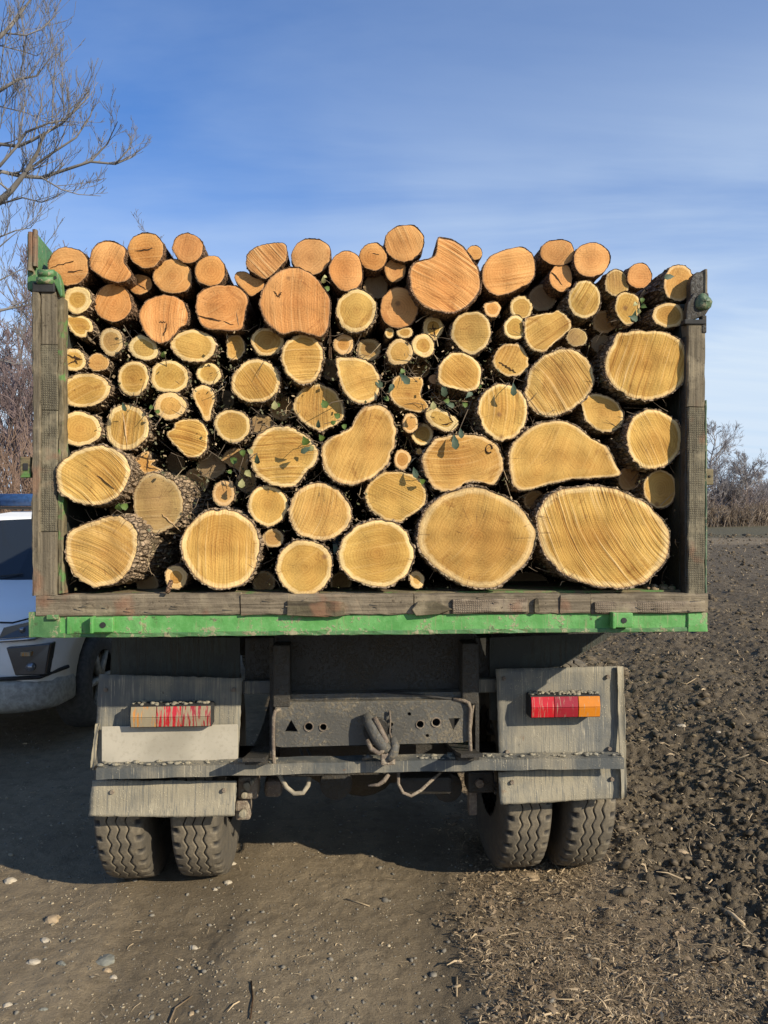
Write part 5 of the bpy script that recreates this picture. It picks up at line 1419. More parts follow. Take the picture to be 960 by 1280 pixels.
 (279.7,616.5,14.3,15.6,0, 0.3,0.25, 0,0.05,0.05,'small brown-centred log standing on the tall round log of the bottom row',{'sap':0.3}),
 (335,632,24.3,25,0, 0.05,0, 70,0.15,0.02,'yellow round log between the small brown-centred log and the ridged tan one',{'sap':0.17}),
 (399.7,640,39,36,0, 0.15,0.05, 72,0.7,0.01,'tan log with curved saw ridges above the two middle logs of the bottom row',{'sap':0.13}),
 (341.5,672.6,13,12,0, 0.3,0.3, 0,0.1,0.06,'tiny brown log under the yellow round one, above the bottom row',{'sap':0.25}),
 (380.5,709.4,35.3,35,0, 0.05,0, 40,0.15,0.00,'smooth yellow log, smallest of the big ones in the bottom row',{'sap':0.17}),
 (471,691.5,47,42,-6, 0.05,0, 10,0.2,-0.01,'smooth wide yellow log in the bottom row, fourth from the left',{'sap':0.12}),
 (521,724.6,9.5,11,20, 0.1,0.1, 0,0.0,0.06,'tiny broken stick end between the fourth and fifth logs of the bottom row',{'sap':0.5,'len':0.5}),
 (596,672.5,74.5,63.5,0, 0.1,0.04, 60,0.25,-0.02,'very large smooth round log in the bottom row, second from the right',{'poly':PX('C3',(315,330),(322,250),(350,180),(400,115),(470,70),(550,48),(630,42),(710,58),(790,92),(860,145),(915,200),(952,270),(955,340),(925,420),(870,490),(800,555),(720,592),(630,592),(550,572),(480,525),(400,470),(340,400)),'sap':0.12}),
 (754,671,82,65.5,0, 0.1,0, -62,0.95,-0.02,'very large oval log at the bottom right corner, ribbed with slanting saw ridges',{'poly':PX('D3',(50,290),(60,230),(95,175),(150,135),(230,115),(330,108),(420,118),(510,150),(590,195),(645,250),(690,320),(702,380),(690,450),(650,520),(590,580),(520,608),(430,622),(340,612),(250,588),(170,545),(115,490),(70,420)),'sap':0.10}),
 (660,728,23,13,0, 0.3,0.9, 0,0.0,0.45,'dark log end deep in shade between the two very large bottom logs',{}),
 (505.8,303.6,24,22.6,0, 0.8,0.1, -65,0.5,0.06,'round tan log with fine slanting lines, highest of the whole stack',{}),
 (466.5,320.7,16.7,17,0, 0.95,0, 0,0.15,0.06,'small orange log in the top row, left of the highest log',{'cracks':[((460,316),(474,318))]}),
 (494,337.7,13,14.3,0, 0.8,0.2, 50,0.15,0.09,'small tan log right below the highest log',{}),
 (557,344,45,47,0, 0.95,0, -33,0.95,-0.01,'large orange log with a bite out of its upper left and deep slanting ridges',{'poly':PX('C',(425,122),(440,115),(510,130),(580,185),(640,270),(662,340),(655,400),(610,470),(540,520),(480,530),(400,515),(330,480),(285,420),(268,340),(275,290),(300,255),(345,238),(385,225),(412,200),(420,160)),'thick':0.006}),
 (593,316,9.5,9,0, 0.85,0, 0,0.1,0.25,'tiny orange log peeping out behind the large bitten one',{}),
 (637,340,33,30,0, 0.9,0, 8,0.6,0.03,'orange oval log tilting up to the right, next to the large bitten one',{'poly':PX('C',(850,170),(910,178),(945,220),(955,290),(930,355),(870,395),(800,425),(740,432),(690,400),(668,350),(672,290),(700,235),(760,195))}),
 (498.7,385,22.7,25,0, 1.0,0.08, 0,0.05,0.04,'smooth plain orange log standing on two tiny ones, left below the bitten log',{}),
 (615.6,386,11,10.3,0, 0.5,0, 0,0.1,0.05,'tiny pale log with an orange-red heart below the tilting orange oval',{'sap':0.35}),
 (652,385,14,15.3,0, 0.05,0.08, 0,0.1,0.07,'small pale-ringed yellow log, upper of two touching ones under the tilting orange oval',{'sap':0.25}),
 (644,409.5,14,14.6,0, 0.0,0, 20,0.1,0.04,'small pale-ringed yellow log, lower of two touching ones under the tilting orange oval',{'sap':0.25}),
 (589,415,24.8,26,0, 0.0,0.1, 5,0.35,0.02,'yellow round log below the large bitten orange log',{'sap':0.14}),
 (487,416,6,7,0, 0.05,0.1, 0,0.0,0.06,'tiniest log of the pair under the smooth plain orange log, the left one',{'sap':0.4}),
 (506,415.6,10.2,7.2,0, 0.2,0, 10,0.1,0.05,'tiny oval log under the smooth plain orange log, right one of the pair',{'sap':0.35}),
 (541.5,410,13,14,0, 0.0,0, 60,0.1,0.07,'small pale log with a cracked rotten underside, left of the yellow round log',{'cracks':[((540,402),(544,422)),((535,412),(549,410)),((538,418),(546,421))],'sap':0.4}),
 (500,440,16.2,16.6,0, 0.15,0, 0,0.1,0.04,'small yellow log with a brown heart and a dark knot at its upper right',{'cracks':[((507,428),(511,431))],'sap':0.28}),
 (529,432,14.2,14.6,0, 0.0,0, 0,0.05,0.04,'small pale log with a wide ring, right of the log with the dark knot',{'sap':0.4}),
 (574,465,27,25.3,0, 0.05,0, -40,0.45,0.02,'yellow log with a faceted left side below the yellow round log',{'poly':PX('C',(425,865),(440,800),(490,755),(540,742),(600,760),(650,810),(662,880),(640,940),(590,955),(510,945),(440,915)),'sap':0.14}),
 (638.8,450,22,20.3,0, 0.05,0, 65,0.6,0.05,'yellow log with steep saw marks and a frayed lower edge, left of the dark recess',{'cracks':[((618,450),(634,458)),((632,457),(645,466))],'sap':0.12}),
 (511,493,24,23,0, 0.2,0, -5,0.4,0.05,'half-covered yellow log with a dark leaf across its top, in the centre',{'poly':PX('C2',(170,160),(185,110),(215,85),(260,95),(330,95),(345,130),(330,190),(365,235),(370,262),(340,285),(270,275),(205,245),(165,195)),'sap':0.1}),
 (543,474,7,6.3,0, 0.9,0.6, 0,0.0,0.06,'reddish brown tiny branch end left of the faceted yellow log',{'len':0.5}),
 (552.5,524,21,14,0, 0.0,0.05, -20,0.2,0.03,'crescent-shaped yellow chunk with a curved dark split, in the centre',{'cracks':[((538,520),(552,526)),((551,531),(566,528)),((566,528),(560,514))],'poly':PX('C2',(375,262),(430,262),(500,300),(538,335),(520,370),(480,388),(420,370),(375,340),(357,300)),'sap':0.35}),
 (513,529,10,12.6,0, 0.35,0.05, 0,0.0,0.05,'tiny upright oval log with an orange stained heart, right of the kidney-shaped log',{'sap':0.3}),
 (528,543,13.6,14.3,0, 0.0,0.05, 0,0.1,0.08,'small pale log half hidden in shade under the crescent-shaped chunk',{'sap':0.3}),
 (503,574,10.5,12.8,0, 0.45,0, 0,0.05,0.03,'tiny pale round log alone beneath the right end of the kidney-shaped log',{'sap':0.35}),
 (524,564.5,4.2,4,0, 0.4,0, 0,0.0,0.05,'twig end smallest of all, beside the wide two-lobed log',{'len':0.4}),
 (449,557,47,50,0, 0.15,0.02, 62,0.45,-0.01,'big kidney-shaped yellow log curving up to the right, in the middle of the stack',{'c':(455,558),'poly':[(462,507),(478,507),(490,519),(495,538),(493,560),(482,583),(463,599),(442,606),(421,602),(408,590),(402,573),(403,557),(412,548),(425,541),(437,534),(445,522),(451,512)],'sap':0.10}),
 (628.5,515,30.5,36,6, 0.05,0, 88,0.65,0.01,'upright oval yellow log with vertical saw marks and a dark leaf at its upper right',{'sap':0.12}),
 (579,579,52,36.5,0, 0.15,0.02, 10,0.5,-0.01,'wide two-lobed log with a small dark ring-shaped hole at its upper right',{'ring':(611,561),'poly':PX('C2',(400,440),(450,420),(520,410),(600,405),(680,425),(740,460),(775,510),(788,570),(770,640),(730,680),(680,672),(620,662),(580,672),(540,702),(470,722),(410,700),(365,650),(340,570),(350,500)),'sap':0.10}),
 (495,620,38,33,0, 0.1,0, -25,0.5,0.02,'yellow log with jagged shade on it, left of the very large smooth one',{'poly':PX('C2',(120,618),(190,605),(270,620),(335,655),(362,720),(350,790),(300,835),(220,885),(150,875),(80,835),(35,780),(28,710),(60,660)),'sap':0.10}),
 # ---- right part
 (697,315.5,20,16.3,0, 0.95,0.05, 50,0.4,0.06,'orange oval log in the top row, right of the tilted orange oval',{}),
 (701.5,347,14.3,17.2,0, 0.9,0, 0,0.15,0.06,'small orange log with a diagonal crack under the orange oval of the top row',{'cracks':[((690,340),(703,357))]}),
 (739.7,324.5,22,21.3,0, 1.0,0.02, 0,0.1,0.03,'round plain orange log in the right part of the top row',{}),
 (731,374,19.7,23.2,0, 0.05,0.04, 60,0.75,0.02,'yellow upright oval log below the round plain orange one, with steep saw marks',{'sap':0.14}),
 (771.5,354,15.7,16.6,0, 0.1,0.25, 88,0.5,0.06,'small dull yellow log with vertical lines, left of a small pinkish orange one',{'sap':0.12}),
 (799.5,345,15.6,15,0, 1.0,0, 0,0.05,0.05,'small plain pinkish orange log near the right end of the top row',{}),
 (783,385.5,15.5,20.3,0, 0.05,0, 60,0.45,0.05,'small yellow log with a leafy green sprig in front of its right side',{'poly':PX('D',(437,470),(445,410),(475,382),(515,385),(548,410),(556,460),(540,510),(505,545),(465,520)),'sap':0.14}),
 (849,353.7,20,22.5,0, 0.3,0, 60,0.25,0.045,'last log at the right end of the top row, a leaf on its left',{'sap':0.14}),
 (836,394,19.3,15.6,0, 0.2,0, 30,0.2,0.03,'small yellow oval log between the right end log and the big flat-topped one',{'sap':0.24}),
 (685,413.5,30,26,0, 0.0,0.03, 30,0.95,0.03,'yellow log with a pointed top and deep curved ridges, right upper stack',{'poly':[(657,401),(664,395),(680,391),(692,390),(698,387),(707,392),(714,405),(711,414),(700,423),(690,432),(680,440),(668,438),(660,430),(656,418)],'sap':0.10}),
 (721,421.5,13,11.5,0, 0.0,0.55, 45,0.5,0.06,'little grey-yellow log above the large ridged tilted one',{'sap':0.12}),
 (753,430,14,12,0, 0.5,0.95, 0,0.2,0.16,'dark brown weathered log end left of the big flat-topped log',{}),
 (807,456,52.5,43.5,0, 0.08,0, 76,0.85,-0.005,'big flat-topped log beside the right post, scored with curved upright ridges',{'poly':PX('D',(440,590),(520,576),(640,574),(730,600),(780,650),(800,720),(795,790),(760,850),(700,895),(620,918),(540,910),(470,880),(415,830),(383,760),(395,690),(425,640)),'sap':0.09}),
 (699,478,46,38,42, 0.05,0.1, -52,0.9,0.03,'large dark-toned oval log leaning right with slanting ridges, left of the big flat-topped one',{'sap':0.09}),
 (753,516.5,27,23,0, 0.05,0, 0,0.15,0.05,'small half-shaded yellow log under the large leaning oval one',{'poly':PX('D2',(265,210),(290,178),(350,172),(420,195),(465,240),(478,290),(455,340),(400,360),(340,345),(290,300)),'sap':0.12}),
 (704,571,68,43,0, 0.15,0, 60,0.25,0.015,'large half-round log with a straight flat underside above the bottom right log',{'c':(698,570),'poly':[(650,545),(662,535),(680,528),(700,525),(715,530),(735,543),(756,558),(768,580),(773,594),(752,597),(720,600),(685,606),(655,613),(643,608),(638,590),(637,572),(641,556)],'sap':0.08}),
 (817,549,36,37,0, 0.1,0, -60,0.6,0.015,'round log with slanting lines beside the right post, below the big flat-topped one',{'sap':0.12}),
 (825,611,20.5,23.7,0, 0.15,0, 0,0.1,0.075,'small log in the right corner with half its face in shadow',{'sap':0.1}),
 (325,530,16,12,0, 0.2,0.75, 0,0.2,0.15,'brown broken stub right of the smooth bright yellow log',{}),
]

def smooth_poly(pts, n):
    """Catmull-Rom through closed points, resampled to n"""
    P = [Vector((a, b)) for a, b in pts]; m = len(P); out = []
    per = 12
    for i in range(m):
        p0, p1, p2, p3 = P[i-1], P[i], P[(i+1) % m], P[(i+2) % m]
        for k in range(per):
            t = k/per
            out.append(0.5*((2*p1)+(-p0+p2)*t+(2*p0-5*p1+4*p2-p3)*t*t+(-p0+3*p1-3*p2+p3)*t**3))
    L = [0]
    for i in range(len(out)): L.append(L[-1] + (out[(i+1) % len(out)]-out[i]).length)
    res = []; j = 0
    for k in range(n):
        s_ = L[-1]*k/n
        while L[j+1] < s_: j += 1
        t = (s_-L[j])/max(1e-9, L[j+1]-L[j]); a = out[j]; b = out[(j+1) % len(out)]
        res.append(a.lerp(b, t))
    return res

def make_log(idx, spec):
    cx, cy, rx, ry, rot, tone, grey, sang, samp, dep, label, op = spec
    rr = random.Random(100+idx)
    big = max(rx, ry)
    N = 96 if big > 28 else 64
    YL = 0.02 + dep
    if 'poly' in op:
        pts = op['poly']
        out = smooth_poly(pts, N)
        area = 0; gx = gy = 0
        for i in range(N):
            a = out[i]; b = out[(i+1) % N]; cr = a.x*b.y-b.x*a.y; area += cr; gx += (a.x+b.x)*cr; gy += (a.y+b.y)*cr
        c = Vector((gx/(3*area), gy/(3*area)))
        if 'c' in op: c = Vector(op['c'])
        if area < 0: out = out[::-1]
    else:
        c = Vector((cx, cy)); cr_, sr_ = math.cos(math.radians(rot)), math.sin(math.radians(rot))
        ph = [rr.uniform(0, 6.28) for _ in range(4)]
        out = []
        for k in range(N):
            q = 2*math.pi*k/N
            f = 1 + 0.018*math.sin(2*q+ph[0]) + 0.022*math.sin(3*q+ph[1]) + 0.010*math.sin(5*q+ph[2]) + 0.006*math.sin(9*q+ph[3])
            x = rx*math.cos(q)*f; y = ry*math.sin(q)*f
            out.append(c + Vector((x*cr_ + y*sr_, -x*sr_*1.0 + y*cr_)))
    grow_ = 1.0 + min(0.05, 1.0/big)
    out = [c + (q-c)*grow_ for q in out]
    c3 = loc_at(c.x, c.y, YL)
    P = [loc_at(a.x, a.y, YL) - c3 for a in out]          # outline in the face plane, relative to the centre
    rad = sum(p.length for p in P)/N
    tx = rr.gauss(0, 0.05); tz = rr.gauss(0, 0.04)
    # fine ragged rim
    jag = []
    fr = 0.0011 + 0.0035*min(1, rad/0.12)
    v_ = 0
    for k in range(N):
        v_ = 0.55*v_ + rr.gauss(0, 1); jag.append(v_*fr*(0.30 if tone > 0.7 else 0.55))
    tone = max(0.0, min(1.0, tone + (rr.uniform(-0.05, 0.16) if tone < 0.7 else rr.uniform(-0.18, 0.05))))
    root = empty('cut_log', to_world(c3), (0, 0, YAW))
    tag(root, label, 'log', 'cut logs stacked in the truck bed')
    # --- face
    thick = op.get('thick', (0.0016 + 0.0045*min(1, rad/0.2)) * (0.7 if tone > 0.7 else 0.9))
    thick = min(thick, rad*0.12)
    K = 14 if big > 28 else 8
    V = [(0, 0, 0)]; uv = [(0, 0, 0)]
    sa, ca = math.sin(math.radians(sang)), math.cos(math.radians(sang))
    for j in range(1, K+1):
        t = j/K; t = 1-(1-t)**1.3
        for k in range(N):
            p = P[k]; L = max(1e-6, p.length); sc = (L - thick + jag[k]*t*0.5)/L*t
            x, z = p.x*sc, p.z*sc
            y = x*tx + z*tz + (0.0015*math.sin(x*60+idx)+0.0015*math.sin(z*70+2*idx))*min(1, rad/0.08)
            if j == K: y += 0.0012
            V.append((x, y, z)); uv.append((x*ca + z*sa, -x*sa + z*ca, t))
    uv[0] = (0, 0, 0)
    Fc = []
    for k in range(N): Fc.append((0, 1+(k+1) % N, 1+k, 0))
    tri = [(0, 1+(k+1) % N, 1+k) for k in range(N)]
    quads = [(1+j*N+k, 1+j*N+(k+1) % N, 1+(j+1)*N+(k+1) % N, 1+(j+1)*N+k) for j in range(K-1) for k in range(N)]
    me = bpy.data.meshes.new('cut_face'); me.from_pydata(V, [], tri + quads)
    # make the face look back at the viewer (-y)
    bm = bmesh.new(); bm.from_mesh(me)
    bmesh.ops.recalc_face_normals(bm, faces=bm.faces)
    if sum(f.normal.y for f in bm.faces) > 0: bmesh.ops.reverse_faces(bm, faces=bm.faces)
    bm.to_mesh(me); bm.free()
    me.polygons.foreach_set('use_smooth', [True]*len(me.polygons))
    vattr(me, 'wuv', uv)
    n = len(V); sap = op.get('sap', 0.05 if tone > 0.7 else 0.13)
    vattr(me, 'wpar', [(tone, grey, samp)]*n); vattr(me, 'wext', [(idx*3.17, rad, sap)]*n)
    link('cut_face', me, M['cut'], root)
    # --- bark tube
    Ln = op.get('len', 2.0 + rr.random()*0.6)
    axx = op.get('ax', 0)*1.0 + rr.gauss(0, 0.015); axz = rr.gauss(0, 0.01)
    steps = [0, 0.004, 0.014, 0.03, 0.055, 0.09, 0.14, 0.2, 0.28, 0.38, 0.5, 0.65, 0.85, 1.1, Ln]
    steps = [s_ for s_ in steps if s_ < Ln] + [Ln]
    V = []; 
    lim = rad*3
    dmp = [0.0]*N
    for si, s_ in enumerate([-1] + steps):
        for k in range(N):
            p = P[k]; L = max(1e-6, p.length)
            if s_ == -1: sc = (L - thick + jag[k]*0.5)/L; y = 0.0006
            elif s_ == 0: sc = (L + jag[k] - thick*0.25)/L; y = -0.0004 - 0.002*rr.random()
            elif s_ == 0.004: sc = (L + jag[k])/L; y = s_
            else:
                g_ = rr.gauss(0, 1)*min(0.0042, 0.05*rad)*(0.5 if tone > 0.7 else 1.0)
                tp = 1 - 0.05*s_
                sc = (L*tp + jag[k]*max(0, 1-s_*8) + g_)/L; y = s_
            x, z = p.x*sc, p.z*sc
            if s_ > 0.2:    # sections away from the cut grow rounder
                f = min(1, (s_-0.2)/0.8)*0.6; x = x*(1-f)+p.x/L*rad*f; z = z*(1-f)+p.z/L*rad*f
            yy = y + x*tx + z*tz*1.0
            V.append((x + axx*max(0, y), yy, z + axz*max(0, y)))
    R_ = len(steps)+1
    Fq = [(i*N+k, i*N+(k+1) % N, (i+1)*N+(k+1) % N, (i+1)*N+k) for i in range(R_-1) for k in range(N)]
    me = bpy.data.meshes.new('bark'); me.from_pydata(V, [], Fq + [tuple(range((R_-1)*N, R_*N))])
    bm = bmesh.new(); bm.from_mesh(me); bmesh.ops.recalc_face_normals(bm, faces=bm.faces); bm.to_mesh(me); bm.free()
    link('bark', me, M['bark_thin'] if tone > 0.7 else M['bark'], root)
    # --- drying cracks: thin wedge strips laid on the face, dark colour for the gap's shade
    for (a, b) in op.get('cracks', []):
        A = loc_at(a[0], a[1], YL)-c3; B = loc_at(b[0], b[1], YL)-c3
        mb = Mb(); m_ = 9; dv = (B-A); pr = Vector((-dv.z, 0, dv.x)).normalized()
        up = []; dn = []
        for i in range(m_+1):
            t = i/m_; q = A + dv*t + pr*rr.gauss(0, 0.0016)
            w_ = 0.0021*math.sin(math.pi*(0.08+0.84*t))*(0.6+0.8*rr.random())
            y = q.x*tx+q.z*tz - 0.0016
            up.append((q.x+pr.x*w_, y, q.z+pr.z*w_)); dn.append((q.x-pr.x*w_, y, q.z-pr.z*w_))
        vs = up + dn; fs = [(i, i+1, m_+2+i, m_+1+i) for i in range(m_)]
        vs2 = [(x, y+0.003, z) for x, y, z in vs]; nn = len(vs)
        rim_ = list(range(m_+1)) + list(range(2*m_+1, m_, -1))
        mb.add(vs+vs2, fs + [(rim_[i], rim_[(i+1) % len(rim_)], rim_[(i+1) % len(rim_)]+nn, rim_[i]+nn) for i in range(len(rim_))])
        mb.build('crack', M['splinter'] if op.get('crackcol') else M['crack'], root)
    if 'ring' in op:
        a = loc_at(*op['ring'], YL)-c3; mb = Mb()
        mb.tube([(a.x+0.013*math.cos(q), a.x*tx+a.z*tz-0.001, a.z+0.016*math.sin(q)) for q in [i*0.6 for i in range(10)]], 0.0032, 6)
        mb.build('bark_ring', M['crack'], root)
    return root, c3
M['splinter'] = mat_simple('pale_splinter', (0.55, 0.36, 0.17), 0.8)
log_info = []
for i, sp in enumerate(LOGS):
    log_info.append(make_log(i, sp))
# dim log ends set back in the gaps
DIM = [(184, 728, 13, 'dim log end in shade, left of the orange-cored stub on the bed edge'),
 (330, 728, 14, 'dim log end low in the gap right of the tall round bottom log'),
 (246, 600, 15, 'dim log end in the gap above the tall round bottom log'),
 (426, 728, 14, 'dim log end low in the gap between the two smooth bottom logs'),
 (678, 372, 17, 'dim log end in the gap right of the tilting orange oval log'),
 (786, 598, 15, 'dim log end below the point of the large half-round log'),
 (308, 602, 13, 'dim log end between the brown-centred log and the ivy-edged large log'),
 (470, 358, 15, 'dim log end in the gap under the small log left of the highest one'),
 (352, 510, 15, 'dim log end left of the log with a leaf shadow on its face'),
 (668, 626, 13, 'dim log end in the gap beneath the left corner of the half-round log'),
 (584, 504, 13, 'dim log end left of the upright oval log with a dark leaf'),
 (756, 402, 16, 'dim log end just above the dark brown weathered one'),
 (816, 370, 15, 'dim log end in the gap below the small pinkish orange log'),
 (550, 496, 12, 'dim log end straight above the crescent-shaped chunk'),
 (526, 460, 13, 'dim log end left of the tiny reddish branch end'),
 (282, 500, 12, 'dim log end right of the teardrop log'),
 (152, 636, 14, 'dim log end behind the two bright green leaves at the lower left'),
 (414, 462, 13, 'dim log end in the narrow gap left of the angular flat-sided log'),  # extra log end, added to close a slit of sky
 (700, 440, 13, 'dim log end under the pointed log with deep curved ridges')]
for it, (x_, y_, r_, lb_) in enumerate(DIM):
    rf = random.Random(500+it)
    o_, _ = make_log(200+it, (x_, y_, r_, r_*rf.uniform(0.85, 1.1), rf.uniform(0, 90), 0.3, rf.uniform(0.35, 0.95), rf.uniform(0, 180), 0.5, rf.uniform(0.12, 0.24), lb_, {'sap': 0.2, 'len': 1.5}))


# short side stick below the orange-cored stub
mb = Mb(); a = loc_at(214, 726, 0.0); b = loc_at(209, 741, -0.03)
mb.tube([to_world(a), to_world(a.lerp(b, 0.6)), to_world(b)], [0.008, 0.009, 0.008], 10)
tag(mb.build('broken_stick', M['bark_thin'], None, True), 'short broken stick poking down from the tiny stub over the bed edge', 'stick')
# mossy lump in the lower right corner of the bed
mb = Mb()
for k in range(26):
    a = loc_at(random.uniform(806, 836), random.uniform(733, 742), 0.10); lump(mb, to_world(a + Vector((0, random.uniform(-0.03, 0.06), 0))), random.uniform(0.006, 0.016), 0.8)
tag(mb.build('sawdust_heap', M['green_dust'] if 'green_dust' in M else M['timber_g'], None, True), 'small heap of greenish bark crumbs in the right corner of the bed floor', 'debris', kind='stuff')

# ------------------------------------------------------------------ ivy, twigs and litter between the logs
def mat_leaf(name, c1, c2):
    m, T, b = material(name); co = coords(T)
    n = T.noise(co, 60, 4, 0.6)
    T.put(b.inputs['Base Color'], T.mix(T.ramp(n, 0.3, 0.7), c1, c2)); b.inputs['Roughness'].default_value = 0.65
    T.put(b.inputs['Normal'], T.bump(n, 0.4, 0.002)); return m
M['leaf'] = mat_leaf('ivy_leaf', (0.045, 0.085, 0.012), (0.11, 0.17, 0.025))
M['leaf_y'] = mat_leaf('yellowing_leaf', (0.26, 0.25, 0.09), (0.36, 0.33, 0.14))
M['leaf_d'] = mat_leaf('dark_leaf', (0.03, 0.06, 0.03), (0.07, 0.10, 0.055))
M['moss'] = mat_leaf('moss', (0.05, 0.06, 0.022), (0.12, 0.105, 0.045))
M['twig'] = mat_simple('twig', (0.13, 0.095, 0.06), 0.9)
def leaf_verts(L, W, fold=0.25, n=12):
    vs = []; fs = []
    for i in range(n+1):
        t = i/n; w_ = W*0.5*np.interp(t, [0, .08, .22, .36, .5, .62, .8, 1], [.05, .55, 1.05, .78, .86, .6, .3, .01])
        y = 0.15*L*math.sin(t*2.3)
        vs += [(-w_, t*L, y + fold*w_), (0, t*L, y), (w_, t*L, y+fold*w_)]
    for i in range(n):
        a = i*3; fs += [(a, a+1, a+4, a+3), (a+1, a+2, a+5, a+4)]
    vs2 = [(x, y, z-0.0006) for x, y, z in vs]; m_ = len(vs)
    fs2 = [tuple(m_+q for q in f[::-1]) for f in fs]
    return vs+vs2, fs+fs2
leaf_me = {}
for key, L, W in (('leaf', 0.04, 0.034), ('leaf_y', 0.036, 0.028), ('leaf_d', 0.058, 0.03)):
    v_, f_ = leaf_verts(L, W); me = bpy.data.meshes.new('leaf'); me.from_pydata(v_, [], f_); me.materials.append(M[key])
    me.polygons.foreach_set('use_smooth', [True]*len(f_)); leaf_me[key] = me
def ivy(pts, leaves, label, group=None, r=0.0016):
    """pts: stem (px, py, y); leaves: (px, py, y, kind, angle, scale)"""
    W_ = [to_world(loc_at(a, b, y)) for a, b, y in pts]
    root = empty('ivy_sprig', W_[0], (0, 0, 0)); tag(root, label, 'ivy')
    mb = Mb(); mb.tube([p - W_[0] for p in W_], [r*(1-0.5*i/len(W_)) for i in range(len(W_))], 5); mb.build('stem', M['twig'], root, True)
    for a, b, y, k, ang, sc in leaves:
        p = to_world(loc_at(a, b, y)) - W_[0]
        o = bpy.data.objects.new('leaf', leaf_me[k]); C.objects.link(o); o.parent = root; o.location = p
        e = Euler((math.radians(90+random.uniform(-25, 25)), math.radians(random.uniform(-30, 30)), 0)).to_matrix().to_4x4()
        o.rotation_euler = (Matrix.Rotation(math.radians(-ang), 4, 'Y') @ e).to_euler(); o.scale = (sc, sc, sc)
    return root
ivy([(500, 455, .06), (512, 468, .0), (522, 478, -.02)], [(512, 480, -.03, 'leaf_d', 30, 0.95), (505, 462, .02, 'leaf', 120, 0.6)], 'dark ivy leaf across the half-covered yellow log in the centre')
ivy([(590, 500, .08), (578, 528, .02), (571, 545, -.02)], [(570, 562, -.03, 'leaf_d', 5, 1.0), (577, 548, -.02, 'leaf_d', 25, 0.7), (584, 508, .04, 'leaf', 80, 0.6)], 'dark ivy leaf hanging over the top of the wide two-lobed log')
ivy([(560, 500, .06), (548, 505, .02), (543, 502, .0)], [(542, 512, -.01, 'leaf_y', 5, 0.9), (562, 502, .03, 'leaf', 100, 0.6)], 'pale green leaf above the crescent-shaped chunk')
ivy([(644, 470, .05), (641, 480, -.01), (640, 486, -.02)], [(642, 495, -.02, 'leaf_d', 10, 0.85)], 'dark leaf at the upper right of the upright oval yellow log')
ivy([(415, 555, .05), (396, 552, -.0), (385, 548, -.03), (372, 560, -.03)], [(384, 556, -.05, 'leaf', 20, 0.95), (392, 558, -.03, 'leaf_y', 140, 0.8), (376, 566, -.05, 'leaf_d', -50, 0.75), (404, 550, .0, 'leaf', 60, 0.7)], 'bright ivy leaves on the right edge of the large log with level ridges')
ivy([(430, 500, .06), (415, 503, .01), (408, 508, -.02)], [(408, 510, -.04, 'leaf', 0, 0.9)], 'single green leaf lit on the log with the overhanging bark')
ivy([(325, 565, .05), (318, 568, -.0), (312, 575, -.01)], [(322, 580, -.03, 'leaf_d', -10, 0.7), (316, 566, -.02, 'leaf_y', 60, 0.7)], 'small dark leaf at the left edge of the large log with level ridges')
ivy([(345, 490, .06), (344, 497, .01), (345, 504, .0)], [(344, 512, -.0, 'leaf_y', 10, 0.95), (350, 508, .0, 'leaf', 70, 0.5)], 'pale yellow-green leaf hanging under the round log with the pale ring')
ivy([(140, 622, .05), (150, 630, -.02), (163, 628, -.03)], [(148, 638, -.04, 'leaf', 0, 0.8), (160, 634, -.04, 'leaf', 60, 0.8)], 'two bright green leaves between the large oval log and the grey-brown one')
ivy([(160, 515, .03), (157, 512, .02)], [(157, 514, .015, 'leaf_d', 15, 0.6)], 'small leaf stuck on the top of the log with a cut line')
ivy([(305, 570, .05), (300, 585, .02), (299, 600, .03)], [(302, 610, .01, 'leaf_y', 0, 1.0), (307, 588, .02, 'leaf_y', -120, 0.9), (296, 578, .03, 'leaf', 40, 0.8), (303, 562, .04, 'leaf', 200, 0.7), (290, 590, .04, 'leaf', 70, 0.5)], 'yellow-green ivy sprig left of the large log with level ridges')
ivy([(800, 398, .05), (797, 385, .0), (800, 370, -.03), (806, 362, -.04)], [(799, 392, -.03, 'leaf_y', 20, 0.6), (801, 382, -.04, 'leaf', -140, 0.6), (796, 378, -.03, 'leaf_y', 120, 0.6), (803, 372, -.04, 'leaf', 200, 0.55), (797, 400, -.02, 'leaf_d', 60, 0.8), (790, 403, -.0, 'leaf_d', -30, 0.8)], 'leafy sprig standing in front of the small yellow log near the top right')
ivy([(826, 350, .06), (832, 348, .0), (838, 348, .0)], [(830, 347, .0, 'leaf_d', -95, 0.75)], 'dark leaf across the left of the last log of the top row')
ivy([(420, 360, .08), (410, 352, .05), (404, 348, .03)], [(405, 354, .03, 'leaf_y', 30, 0.7), (412, 362, .03, 'leaf', 60, 0.6), (408, 345, .04, 'leaf_y', 140, 0.5)], 'little leafy sprig in the gap left of the smooth plain orange log')
ivy([(195, 500, .06), (190, 510, .03), (184, 520, .02)], [(190, 512, .03, 'leaf', 40, 0.5), (200, 515, .04, 'leaf', 100, 0.5), (186, 520, .03, 'leaf_y', -60, 0.45)], 'mossy sprig in the gap left of the small log with a wide pale ring')
ivy([(425, 525, .06), (418, 527, .02), (405, 530, .0)], [(425, 522, .0, 'leaf', 80, 0.7), (430, 530, .02, 'leaf', 160, 0.6), (414, 530, .01, 'leaf', -60, 0.55), (398, 535, .02, 'leaf_d', 10, 0.6)], 'green ivy sprig left of the kidney-shaped log')
ivy([(530, 600, .05), (524, 595, .01), (520, 590, .0)], [(521, 598, -.0, 'leaf_d', 10, 0.8), (530, 604, .01, 'leaf', 60, 0.7)], 'dark leaves left of the wide two-lobed log')
